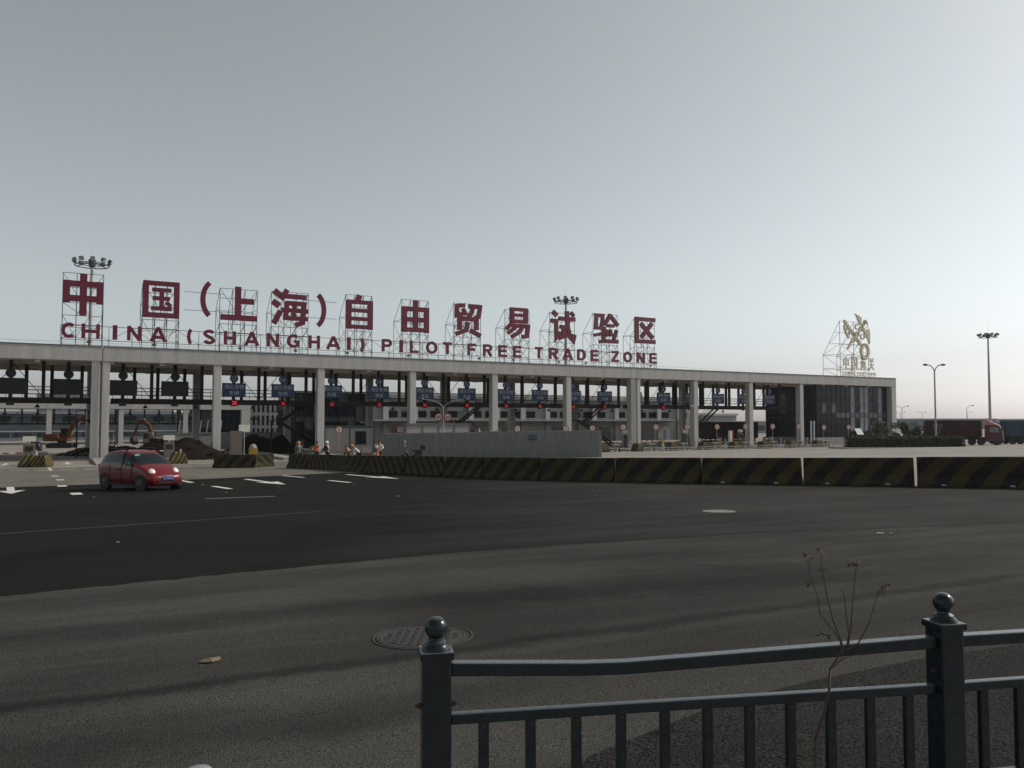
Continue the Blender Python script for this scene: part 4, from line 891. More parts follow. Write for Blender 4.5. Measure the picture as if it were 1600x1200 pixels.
for k, (x, lab) in enumerate(((24.2, 'round 5 speed sign in front of the prefab cabin'), (31.6, 'round 5 speed sign above the left end of the hoarding'), (47.6, 'round 5 speed sign above the middle of the hoarding, at a pillar'), (55.0, 'round 5 speed sign peeping over the hoarding between two pillars'), (59.3, 'round 5 speed sign over the right part of the hoarding'))):
    round_sign(x, -1.5, 3.25, lab)
for k in range(11, 18):
    Ln = lanes(k); round_sign(5.677 * k + .5, -3.5, 3.4, 'round red rimmed speed sign on the island %s' % ('between lanes %s and %s' % (NW[Ln], NW[Ln - 1]) if Ln > 2 else 'beside lane two'), R=.46)
for i, s in enumerate((104.0, 110.0, 116.0)): round_sign(s, -2.5, 3.2, ['round speed sign before the left corner of the right glass office', 'round speed sign before the middle of the right glass office', 'round speed sign before the pale windows of the right glass office'][i], R=.46)
bx = thing('ticket_column', 'tall pale column with red edge between pillars right of the hoarding', 'column', C(80.2, -6.0, 0), TH)
MB().b2(-.25, .1, -.2, .2, 0, 2.6).build('body', M_panelw, bx); MB().b2(.1, .38, -.2, .2, 0, 2.65).build('edge', M_redp, bx)
gr = thing('guard_rail', 'low pale guard rail running along the lanes before the right pillars', 'guard rail', C(62, -9.2, 0), TH)
m = MB(); 
for x in range(0, 44, 2): m.b2(x - .05, x + .05, -.05, .05, 0, .5)
m.build('post', M_galv, gr)
for z in (.22, .5):
    for x in range(0, 42, 6): MB().b2(x, x + 5.9, -.09, -.052, z - .05, z + .05).build('rail', M_conc, gr)

# ------------------------------------------------------------ striped barrier
prof = [(-.30, 0), (-.30, .10), (-.155, .36), (-.10, .92), (.10, .92), (.155, .36), (.30, .10), (.30, 0)]
def block(L):
    m = MB(); n = len(prof); h = L / 2 - .012
    m.add([(-h, y, z) for y, z in prof] + [(h, y, z) for y, z in prof], [tuple(range(n)), tuple(range(2 * n - 1, n - 1, -1))] + [(i, n + i, n + (i + 1) % n, (i + 1) % n) for i in range(n)])
    return m
def walk(pts, L):
    """cut a polyline into chords of length L"""
    out = [Vector(pts[0])]; cur = Vector(pts[0]); i = 1
    while i < len(pts):
        q_ = Vector(pts[i])
        if (q_ - cur).length < L: i += 1; continue
        p_ = Vector(pts[i - 1]) if (Vector(pts[i - 1]) - cur).length < L else cur
        a, b = 0.0, 1.0
        for _ in range(40):
            mm_ = (a + b) / 2
            if (p_.lerp(q_, mm_) - cur).length < L: a = mm_
            else: b = mm_
        cur = p_.lerp(q_, a); out.append(cur)
    return out
joints = walk(BARR[::-1], 3.42)
BN = len(joints) - 1
ordn = lambda i: ['first', 'second', 'third', 'fourth', 'fifth', 'sixth', 'seventh', 'eighth', 'ninth', 'tenth', 'eleventh', 'twelfth', 'thirteenth', 'fourteenth', 'fifteenth', 'sixteenth', 'seventeenth', 'eighteenth', 'nineteenth', 'twentieth'][i]
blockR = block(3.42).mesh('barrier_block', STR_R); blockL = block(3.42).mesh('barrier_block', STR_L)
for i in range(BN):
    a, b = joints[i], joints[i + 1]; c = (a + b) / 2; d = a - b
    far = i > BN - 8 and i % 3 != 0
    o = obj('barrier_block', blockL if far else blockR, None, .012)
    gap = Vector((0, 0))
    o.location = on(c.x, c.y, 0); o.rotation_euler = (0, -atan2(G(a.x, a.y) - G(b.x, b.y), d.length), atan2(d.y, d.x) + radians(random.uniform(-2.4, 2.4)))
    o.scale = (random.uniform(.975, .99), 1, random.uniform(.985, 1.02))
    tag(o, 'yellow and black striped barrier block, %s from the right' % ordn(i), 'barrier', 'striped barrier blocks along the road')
for i, (x, y, a) in enumerate(((-19.3, 56.1, radians(-16)), (-18.3, 58.3, radians(40)))):
    o = obj('barrier_block', blockR if i == 0 else block(2.0).mesh('barrier_block', STR_L), None, .012); o.location = on(x, y); o.rotation_euler = (0, 0, a)
    tag(o, ('dusty striped barrier block set across the left end of the line' if i == 0 else 'short tilted striped barrier block behind the left end block'), 'barrier', 'striped barrier blocks along the road')
# small reflectors at the foot of the barrier
for i, (px, jj) in enumerate(((0, 1), (0, 2), (0, 3), (0, 4), (0, 5))):
    for q_ in (-.33, .33):
        a, b = joints[jj], joints[jj + 1]; c = a.lerp(b, .5 + q_ * .8); d = (b - a).normalized(); n = Vector((d.y, -d.x)); n = n if n.y < 0 else -n
        c = c + n * .35; o = MB().box((0, 0, .075), (.13, .03, .045)).build('reflector', M_signw); o.location = on(c.x, c.y); o.rotation_euler = (0, 0, atan2(d.y, d.x))
        tag(o, 'small pale reflector under the %s barrier block from the right, its %s one' % (ordn(jj), 'right' if q_ < 0 else 'left'), 'reflector', 'reflectors at the barrier foot')

# ------------------------------------------------------------ hoarding
hz = thing('site_hoarding', 'blue grey corrugated metal hoarding behind the striped barrier', 'hoarding', on(-12.3, 75.8), 0)
A = Vector((-12.3, 75.8)); B = Vector((8.3, 74.4)); npan = 24; dv = (B - A) / npan; ang = atan2(dv.y, dv.x)
pp = MB(); wpan = dv.length; ribs = []
for r_ in range(3):
    x0 = r_ * wpan / 3
    ribs += [(x0, 0), (x0 + .03, -.085), (x0 + .085, -.085), (x0 + .115, 0), (x0 + .2, 0), (x0 + .215, -.012), (x0 + .23, 0)]
ribs.append((wpan, 0)); n_ = len(ribs)
pp.add([(x, y, 0) for x, y in ribs] + [(x, y, 2.5) for x, y in ribs] + [(x, y + .012, 0) for x, y in ribs] + [(x, y + .012, 2.5) for x, y in ribs],
       [(i, i + 1, n_ + i + 1, n_ + i) for i in range(n_ - 1)] + [(2 * n_ + i, 3 * n_ + i, 3 * n_ + i + 1, 2 * n_ + i + 1) for i in range(n_ - 1)] + [(n_ + i, n_ + i + 1, 3 * n_ + i + 1, 3 * n_ + i) for i in range(n_ - 1)] + [(0, n_, 3 * n_, 2 * n_), (n_ - 1, 3 * n_ - 1, 4 * n_ - 1, 2 * n_ - 1)])
pp = pp.mesh('sheet', M_hoard)
for i in range(npan):
    p = A + dv * i; o = obj('sheet', pp, hz, 0, (p.x + 12.3, p.y - 75.8 + (.012 if i % 2 else 0), G(p.x, p.y) - G(-12.3, 75.8) + random.uniform(-.03, .03) + (.04 if i in (11, 12) else 0))); o.rotation_euler = (0, radians(random.uniform(-.7, .7)), ang)
for i in range(0, npan + 1, 4):
    p = A + dv * i; MB().tube((p.x + 12.3, p.y - 75.8 + .09, -.3), (p.x + 12.3, p.y - 75.8 + .09, 2.35), .03, n=6).build('stake', M_galv, hz)
nb = MB().box((0, 0, 0), (.75, .02, .4)).build('notice', M_blue, hz, loc=(14.2, -1.1, 2.1)); obj('lettering', text_mesh('施工区域', M_signw, .62, .17), nb, 0, (0, -.02, -.08))

# ------------------------------------------------------------ prefab cabins
def cabin(s, d, L, Dp, h, label, win, trim=M_green, nwall=3):
    t = thing('prefab_cabin', label, 'cabin', C(s, d, 0), TH, 'prefab site cabins')
    seg = L / nwall; wm = MB().box((0, 0, h / 2), (seg - .02, Dp, h - .02)).mesh('wall_panel', M_cabin)
    for i in range(nwall): obj('wall_panel', wm, t, 0, (seg * (i + .5), Dp / 2, 0))
    for i in range(nwall + 1): MB().b2(i * seg - .07, i * seg + .07, -.05, .09, 0, h).build('corner_post', trim, t)
    MB().b2(-.12, L + .12, -.1, Dp + .1, h, h + .18).build('roof', trim, t); MB().b2(-.06, L + .06, -.05, Dp + .05, h + .18, h + .24).build('roof_sheet', M_roofd, t)
    for x, z, ww, hh in win:
        wo = MB().b2(x - ww / 2, x + ww / 2, -.06, .02, z - hh / 2, z + hh / 2).build('window', M_mull, t)
        for i in range(3):
            for j in range(2): MB().b2(x - ww / 2 + .05 + i * ww / 3, x - ww / 2 + (i + 1) * ww / 3 - .02, -.075, -.062, z - hh / 2 + .05 + j * hh / 2, z - hh / 2 + (j + 1) * hh / 2 - .03).build('pane', M_glass, wo)
cabin(23.6, 2.2, 6.1, 2.6, 3.15, 'white prefab cabin with green trim and a dark window behind the workers', [(4.4, 1.95, 1.35, 1.6)], nwall=2)
cabin(31.8, -3.0, 8.3, 2.6, 3.45, 'long dark roofed prefab cabin behind the left part of the hoarding', [], M_roofd, 4)

def heap(name, label, c, rx, ry, h, m, seed, cat='heap', bits=0, bm_=None):
    rnd = random.Random(seed); nx, ny = 26, 20; mb = MB()
    from mathutils import noise
    vs = []
    for j in range(ny + 1):
        for i in range(nx + 1):
            u, v = i / nx * 2 - 1, j / ny * 2 - 1
            e = max(0, 1 - sqrt(u * u + v * v)); n = noise.fractal(Vector((u * 2.2 + seed, v * 2.2, seed)), 1.0, 2.0, 5)
            vs.append((u * rx, v * ry, h * min(1, e * 1.7) * (.75 + .55 * n) + (.05 * n if e > 0 else -.05)))
    fs = [(j * (nx + 1) + i, j * (nx + 1) + i + 1, (j + 1) * (nx + 1) + i + 1, (j + 1) * (nx + 1) + i) for j in range(ny) for i in range(nx)]
    t = thing(name, label, cat, c); mb.add(vs, fs).build('mound', m, t, True)
    if bits:
        b = MB()
        for _ in range(bits):
            a, r_ = rnd.uniform(0, 2 * pi), sqrt(rnd.random()); x, y = rx * r_ * cos(a), ry * r_ * sin(a); e = max(0, 1 - r_)
            z = h * min(1, e * 1.7) * .8; s_ = rnd.uniform(.08, .34)
            b.box((x, y, z + s_ * .2), (s_ * rnd.uniform(.8, 2), s_ * rnd.uniform(.6, 1.4), s_ * .7), rnd.uniform(0, 3), rnd.uniform(-.6, .6))
        o = b.build('rubble', bm_ or M_rubble, t); o['kind'] = 'stuff'
    return t
heap('soil_heap', 'dark soil heap spilling between the red car and the next pillar', C(7.0, 0.5, 0), 6.6, 3.2, 2.1, M_soil, 3, bits=60, bm_=M_soil)
heap('rubble_heap', 'pale rubble and sacks at the foot of the soil heap right of the red car', C(4.2, -8.5, .0), 3.0, 1.6, .7, M_rubble, 5, bits=90)
heap('rubble_heap', 'rubble strewn on the ground left of the striped end barrier', C(11.5, 3.5, 0), 4.5, 2.5, .5, M_rubble, 9, bits=140)
heap('soil_heap', 'dark earth bank behind the yellow machine below the white block', C(18.6, 11, 0), 5.5, 3, 2.1, M_soil, 14, bits=50, bm_=M_soil)
heap('rubble_heap', 'brownish scrap pile rising behind the hoarding by the long cabin', C(39.0, -10, .2), 3.4, 1.8, 2.7, M_brown, 21, bits=200, bm_=M_brown)
heap('soil_heap', 'low broken ground and debris under the left canopy by the small excavator', C(1.5, 14, 0), 6, 3.5, 1.0, M_soil, 31, bits=120)
ym = thing('yellow_machine', 'yellow cabinet with domed top beside the striped end barrier', 'machine', C(13.6, -7.0, .0), TH)
MB().b2(-.4, .4, -.35, .35, 0, 1.25).build('cabinet', M_yel, ym, bevel=.04); MB().lathe([(.36, 1.25), (.34, 1.45), (.2, 1.6), (.05, 1.64)], 14).build('dome', M_conc, ym, True)
pn_ = thing('site_notice_board', 'pale notice panel on a stand left of the striped end barrier', 'notice', C(13.1, -5.0, 0), TH); MB().tube((0, 0, 0), (0, 0, 2.9), .05, n=6).build('pole', M_galv, pn_); MB().b2(-.55, .55, -.05, .05, 2.9, 3.6).build('panel', M_panelw, pn_)
bp_ = MB().b2(-.4, .4, -.25, .25, 0, 2.6).build('brown_post', M_brown); bp_.location = on(-19.9, 57.8); bp_.rotation_euler = (0, 0, TH); tag(bp_, 'dark brown upright box standing behind the left end barrier block', 'post')

# ------------------------------------------------------------ excavators
def excavator(loc, rz, label, paint, sc_=1.0, cabm=None):
    t = thing('excavator', label, 'excavator', loc, rz, 'excavators'); t.scale = (sc_,) * 3
    for sg in (-1, 1):
        m = MB(); pr = [(-1.7, .12), (-1.45, 0), (1.45, 0), (1.7, .12), (1.85, .42), (1.6, .75), (-1.6, .75), (-1.85, .42)]
        m.prism(pr, sg * 1.0 - .28, sg * 1.0 + .28); m.build('track', M_black, t, bevel=.04)
    MB().lathe([(.6, .7), (.6, 1.0)], 16).build('turntable', M_black, t)
    MB().prism([(-2.2, 1.0), (1.0, 1.0), (1.0, 1.45), (-.4, 1.5), (-.5, 2.05), (-2.1, 2.05), (-2.3, 1.7)], -1.15, 1.15).build('house', paint, t, bevel=.06)
    cb = MB().prism([(-.35, 1.5), (1.0, 1.46), (1.15, 2.0), (.75, 2.95), (-.35, 2.95)], .25, 1.12).build('cab', cabm or paint, t, bevel=.05)
    MB().prism([(-.2, 2.05), (1.0, 2.05), (.68, 2.82), (-.2, 2.82)], .22, 1.15).build('cab_window', M_carglass, cb)
    MB().ribbon([(.7, 1.5), (1.9, 3.9), (3.4, 4.75), (4.6, 4.6)], .5, -.75, -.35).build('boom', paint, t, bevel=.04)
    MB().ribbon([(4.3, 4.9), (5.6, 2.2)], .36, -.7, -.4).build('stick', paint, t, bevel=.03)
    MB().prism([(5.3, 2.4), (6.0, 2.1), (6.1, 1.4), (5.4, 1.0), (5.0, 1.5)], -.95, -.15).build('bucket', M_black, t)
    MB().tube((1.5, -.55, 2.0), (2.6, -.55, 4.0), .1, n=8).tube((3.0, -.55, 5.0), (4.5, -.55, 4.9), .09, n=8).build('ram', M_galv, t)
excavator((-66.5, 118.5, 0), radians(12), 'orange tracked excavator digging under the left part of the canopy', M_orange, 1.0)
excavator((-46.0, 103.0, 0), radians(150), 'small excavator with white cab behind the roof of the red car', M_orange, .85, M_cabin)
rk = thing('white_rack', 'white bent steel rack standing behind the left canopy pillars', 'rack', C(11.0, 33, 0), TH)
for i in range(7): MB().path([(i * .95, 0, 0), (i * .95, 0, 1.6), (i * .95 + .3, 0, 4.1)], .07, 6).build('upright', M_signw, rk)
for z in (1.3, 2.0): MB().tube((-.3, 0, z), (6.2, 0, z), .06, n=6).build('rail', M_signw, rk)
MB().b2(.3, 5, -.4, .4, .9, 2.0).build('load', M_cabin, rk)

# ------------------------------------------------------------ vehicles
def split_by_material(me, names, parent_map, mats, root):
    """one smooth surface cut into body and panes by material"""
    for idx, nm in enumerate(names):
        bm = bmesh.new(); bm.from_mesh(me); bmesh.ops.delete(bm, geom=[f for f in bm.faces if f.material_index != idx], context='FACES')
        if not bm.faces: bm.free(); continue
        m2 = bpy.data.meshes.new(nm); bm.to_mesh(m2); bm.free(); m2.materials.clear(); m2.materials.append(mats[idx])
        m2.polygons.foreach_set('material_index', [0] * len(m2.polygons)); m2.polygons.foreach_set('use_smooth', [True] * len(m2.polygons))
        obj(nm, m2, root)
def small_car(loc, rz, label, paint, plate=None, sc_=(1, 1, 1), rails=True, grp='cars'):
    t = thing('car', label, 'car', loc, rz, grp); t.scale = sc_
    # station: x, half width, sill z, belt z, top z, roof half width
    ST = [(-1.76, .52, .42, .72, .80, .40), (-1.72, .66, .26, .86, .98, .52), (-1.55, .72, .22, .93, 1.22, .55), (-1.30, .745, .20, .96, 1.40, .57), (-.85, .75, .18, .96, 1.455, .59), (-.35, .75, .17, .95, 1.47, .60), (.02, .75, .17, .94, 1.455, .59), (.34, .75, .17, .94, 1.37, .565),
          (.70, .75, .17, .93, 1.13, .58), (.98, .745, .18, .90, .955, .60), (1.22, .735, .20, .83, .885, .58), (1.50, .70, .22, .70, .76, .52), (1.68, .62, .25, .58, .63, .44), (1.77, .48, .30, .50, .53, .34)]
    NP = 9
    def sec(x, w_, zs, zb, zt, rw):
        return [(x, w_ * .86, zs), (x, w_ * .97, zs + .10), (x, w_, zs + (zb - zs) * .45), (x, w_ * .985, zb - .07), (x, w_ * .955, zb), (x, rw + (w_ * .955 - rw) * .18, zb + (zt - zb) * .86), (x, rw * .86, zt - .012), (x, rw * .5, zt + .006), (x, 0, zt + .012)]
    vs = []; fs = []; mi = []
    for st in ST:
        h = sec(*st); full = [(x, -y, z) for x, y, z in h] + [(x, y, z) for x, y, z in h[:-1]][::-1]; vs += full
    W2 = 2 * NP - 1
    for i in range(len(ST) - 1):
        for j in range(W2 - 1):
            fs.append((i * W2 + j, i * W2 + j + 1, (i + 1) * W2 + j + 1, (i + 1) * W2 + j))
            jj = j if j < NP - 1 else W2 - 2 - j
            mx = 0
            if jj == 4 and 2 <= i <= 7: mx = 1                        # side glass
            if jj >= 5 and i in (7, 8): mx = 2                        # windscreen
            if jj == 4 and i == 8: mx = 0
            if jj >= 5 and i in (1, 2): mx = 3                        # rear screen
            mi.append(mx)
    fs.append(tuple(range(W2 - 1, -1, -1))); mi.append(0); fs.append(tuple(range((len(ST) - 1) * W2, len(ST) * W2))); mi.append(0)
    me = bpy.data.meshes.new('shell'); me.from_pydata(vs, [], fs)
    for q_ in range(4): me.materials.append(paint)
    me.polygons.foreach_set('material_index', mi); me.update()
    bm = bmesh.new(); bm.from_mesh(me); bmesh.ops.recalc_face_normals(bm, faces=bm.faces); bm.to_mesh(me); bm.free()
    o = bpy.data.objects.new('shell', me); COL.objects.link(o); md = o.modifiers.new('s', 'SUBSURF'); md.levels = 2
    me2 = bpy.data.meshes.new_from_object(o.evaluated_get(bpy.context.evaluated_depsgraph_get())); bpy.data.objects.remove(o)
    split_by_material(me2, ['body', 'side_window', 'windscreen', 'rear_window'], None, [paint, M_carglass, M_carglass, M_carglass], t)
    for sg in (-1, 1):
        for x in (-1.13, 1.20):
            MB().tube((x, sg * .60, .29), (x, sg * .742, .29), .32, n=24).build('wheel_arch', M_black, t)
            wl = MB().tube((0, sg * .58, 0), (0, sg * .736, 0), .262, n=24).build('wheel', M_black, t, loc=(x, 0, .265))
            r_ = MB(); r_.tube((0, sg * .76, 0), (0, sg * .775, 0), .07, n=12)
            for k in range(5): a = 2 * pi * k / 5; r_.box((.1 * cos(a), sg * .768, .1 * sin(a)), (.07, .015, .19), 0, 0)
            rr_ = MB().lathe([(.19, -.006), (.19, .006), (.10, .012), (.06, .02)], 18).mesh('rim', M_rim, True); ro = obj('rim', rr_, wl, 0, (0, sg * .740, 0)); ro.rotation_euler = (-sg * pi / 2, 0, 0)
        # pillars between the side panes, mirror, headlamp, fog lamp, door seams
        MB().add([(-.02, sg * .735, .93), (.06, sg * .735, .93), (.02, sg * .622, 1.40), (-.05, sg * .622, 1.40)], [(0, 1, 2, 3)]).build('door_pillar', M_black, t)
        MB().box((.52, sg * .81, .99), (.10, .15, .11)).build('mirror', M_black, t, bevel=.03)
        hd = MB(); hd.ball((0, 0, 0), .15, 18, 12); ho = hd.build('headlight', M_head, t, True, loc=(1.49, sg * .475, .705)); ho.scale = (.62, .88, .98); ho.rotation_euler = (0, radians(-28), sg * radians(22))
        fg = MB().ball((1.66, sg * .50, .40), .06, 10, 6).build('fog_lamp', M_head, t, True)
        MB().b2(-1.3, -.02, sg * .752 - .003, sg * .752 + .003, .80, .812).b2(.06, .7, sg * .752 - .003, sg * .752 + .003, .80, .812).build('door_trim', M_black, t)
        MB().box((-.18, sg * .757, .78), (.16, .03, .035)).build('door_handle', M_black, t)
        for x_, za_, zb_ in ((.66, .30, .90), (-.02, .27, .93), (-.80, .45, .93)): MB().box((x_, sg * .7475, (za_ + zb_) / 2), (.012, .012, zb_ - za_)).build('door_seam', M_black, t)
        MB().box((.02, sg * .745, .235), (1.75, .02, .09)).build('sill_trim', M_black, t)
        MB().box((-1.70, sg * .58, .80), (.14, .12, .26)).build('tail_light', M_redp, t, bevel=.03)
        if rails: MB().path([(-1.15, sg * .56, 1.42), (-1.0, sg * .56, 1.515), (-.1, sg * .57, 1.525), (.08, sg * .57, 1.46)], .032, 6).build('roof_rail', M_black, t)
    MB().prism([(1.60, .27), (1.76, .31), (1.775, .40), (1.70, .45), (1.62, .45)], -.36, .36).build('grille', M_black, t)
    MB().ribbon([(1.70, .585), (1.715, .57)], .03, -.28, .28).build('nose_slot', M_black, t)
    pl = MB().box((1.79, 0, .49), (.02, .44, .14)).build('number_plate', M_plate, t)
    if plate:
        tm = obj('lettering', text_mesh(plate, M_signw, .38, .085, .01), pl, 0, (1.804, 0, .448)); tm.rotation_euler = (0, 0, pi / 2)
    if plate: MB().add([(.46, -.50, 1.27), (.46, -.30, 1.285), (.40, -.30, 1.345), (.40, -.48, 1.33)], [(0, 1, 2, 3)]).build('permit_sticker', mat('green permit sticker', (.05, .30, .22), .5), t)
    MB().box((.80, -.10, 1.07), (.02, .55, .02)).build('wiper', M_black, t)
    MB().prism([(-1.62, .30), (1.6, .28), (1.6, .2), (-1.62, .2)], -.66, .66).build('underbody', M_black, t)
    return t
small_car(on(-13.95, 30.15), radians(-34), 'red small hatchback turning out of the toll plaza on the left', M_carred, '沪C·0M6T8')
small_car((-60.5, 101.5, 0), radians(118), 'dark blue car driving away through the leftmost toll lane', M_cardark, None, (1.12, 1.12, 1.02), False)
small_car((-105, 175, 0), radians(20), 'white car far off beyond the leftmost toll lane', M_carwhite, None, (1.3, 1.15, 1.15), False)

def wheel(parent, x, y, r=.5, wd=.3):
    wl = MB().tube((0, -wd / 2, 0), (0, wd / 2, 0), r, n=20).build('wheel', M_black, parent, loc=(x, y, r))
    MB().tube((0, -wd / 2 - .02, 0), (0, wd / 2 + .02, 0), r * .5, n=14).build('rim', M_rim, wl)
def container(parent, x0, x1, z0, h, m, text=None, name='container'):
    c = MB().b2(x0, x1, -1.22, 1.22, z0, z0 + h).build(name, m, parent)
    n_ = int((x1 - x0) / .28); rb = MB()
    for i in range(n_):
        x = x0 + .15 + i * (x1 - x0 - .3) / max(1, n_ - 1)
        for sg in (-1, 1): rb.box((x, sg * 1.235, z0 + h / 2), (.13, .03, h - .3))
    rb.build('rib', m, c)['kind'] = 'stuff'
    fr = MB()
    for sg in (-1, 1):
        for x in (x0, x1): fr.b2(x - .08, x + .08, sg * 1.22 - .06, sg * 1.22 + .06, z0, z0 + h)
        for z in (z0 + .05, z0 + h - .05): fr.b2(x0, x1, sg * 1.25 - .03, sg * 1.25 + .03, z - .08, z + .08)
    fr.build('frame', m, c)
    if text: obj('lettering', text_mesh(text, M_faint, 1.3, .5), c, 0, (x0 + 1.7, -1.262, z0 + h * .58)); MB().ribbon(arcpts(x0 + 1.7, z0 + h * .36, .28, .34, 0, 345, 16), .1, -1.275, -1.262, True).build('emblem', M_faint, c)
def truck(loc, rz, label, cm, L=9.0, h=2.6, cabm=None, text=None):
    t = thing('container_truck', label, 'truck', loc, rz, 'container trucks')
    container(t, -L + .3, 0.2, 1.25, h, cm, text)
    MB().b2(-L + .2, 2.4, -.5, .5, .8, 1.2).build('chassis', M_black, t); MB().b2(-L + 2.8, -2.5, -1.1, 1.1, .5, .8).build('side_guard', M_black, t)
    for x in (-L + 1.0, -L + 2.2, -1.0, 0.2, 2.2):
        for sg in (-1, 1): wheel(t, x, sg * 1.0)
    if cabm:
        cb = MB().prism([(.7, .55), (2.95, .55), (3.05, 1.3), (2.95, 2.0), (2.62, 2.95), (.75, 3.05)], -1.2, 1.2).build('cab', cabm, t, bevel=.06)
        MB().prism([(2.99, 1.95), (2.70, 2.80), (2.64, 2.80), (2.9, 1.95)], -1.08, 1.08).build('windscreen', M_glass2, cb)
        for sg in (-1, 1):
            MB().prism([(1.4, 1.95), (2.62, 1.95), (2.42, 2.72), (1.4, 2.72)], sg * 1.205 - .012, sg * 1.205 + .012).build('side_window', M_glass2, cb)
            MB().box((3.05, sg * .85, 1.05), (.06, .4, .22)).build('headlight', M_head, cb); MB().box((2.9, sg * 1.36, 2.3), (.12, .14, .55)).build('mirror', M_black, cb)
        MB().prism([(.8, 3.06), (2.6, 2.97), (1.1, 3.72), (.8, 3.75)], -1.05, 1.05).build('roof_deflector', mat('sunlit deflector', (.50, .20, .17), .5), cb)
        MB().box((3.02, 0, .75), (.16, 2.3, .42)).build('bumper', M_black, cb)
    return t
truck(on(70.0, 120.0), radians(-34), 'maroon container truck with sloped roof deflector beyond the hedge on the right', M_contred, 7.4, 2.42, mat('dark red cab paint', (.085, .014, .016), .45), 'KEE')
truck(on(78.6, 126.5), radians(176), 'blue container trailer cut off by the right edge behind the red truck', M_contblue, 14.0, 2.35)
truck((103.5, 150, 0), radians(4), 'dark blue container trailer farther back behind the red truck cab', mat('dark blue container paint', (.015, .02, .05), .55), 12.0, 2.8)
ct = thing('parked_container', 'long dark red container standing under the canopy behind its pillars', 'container', C(104.6, 16.0, 0), TH); container(ct, -9.2, 2.6, .9, 2.9, M_contred); MB().b2(-9, 2.4, -1, 1, .3, .9).build('chassis', M_black, ct)
for x in (-8, -6.8, 1.2): 
    for sg in (-1, 1): wheel(ct, x, sg * 1.0)

# scooter in front of the hoarding
sct = thing('scooter', 'parked scooter with windscreen and black top box before the hoarding', 'scooter', on(-8.5, 68.0), radians(176)); sct.scale = (1.15, 1.15, 1.15)
wheel(sct, .68, 0, .24, .12); wheel(sct, -.62, 0, .24, .14)
MB().prism([(-.75, .45), (-.5, .35), (.2, .28), (.35, .3), (.55, .85), (.45, .88), (.15, .42), (-.2, .5), (-.3, .72), (-.85, .74)], -.15, .15).build('body', M_cardark, sct, bevel=.03)
MB().box((-.35, 0, .78), (.75, .26, .1)).build('seat', M_black, sct, bevel=.03); MB().tube((.5, 0, .85), (.42, 0, 1.1), .03, n=8).tube((.38, -.34, 1.1), (.38, .34, 1.1), .022, n=8).build('handlebar', M_black, sct)
for sg in (-1, 1): MB().tube((.4, sg * .28, 1.1), (.42, sg * .36, 1.28), .012, n=6).box((.42, sg * .38, 1.32), (.03, .14, .12)).build('mirror', M_black, sct)
MB().box((.5, 0, 1.28), (.02, .42, .5), 0, 0).build('windscreen', M_glass2, sct)
MB().box((-.85, 0, 1.02), (.42, .4, .32)).build('top_box', M_black, sct, bevel=.04); MB().box((.45, 0, .92), (.1, .12, .08)).build('headlight', M_redp, sct)

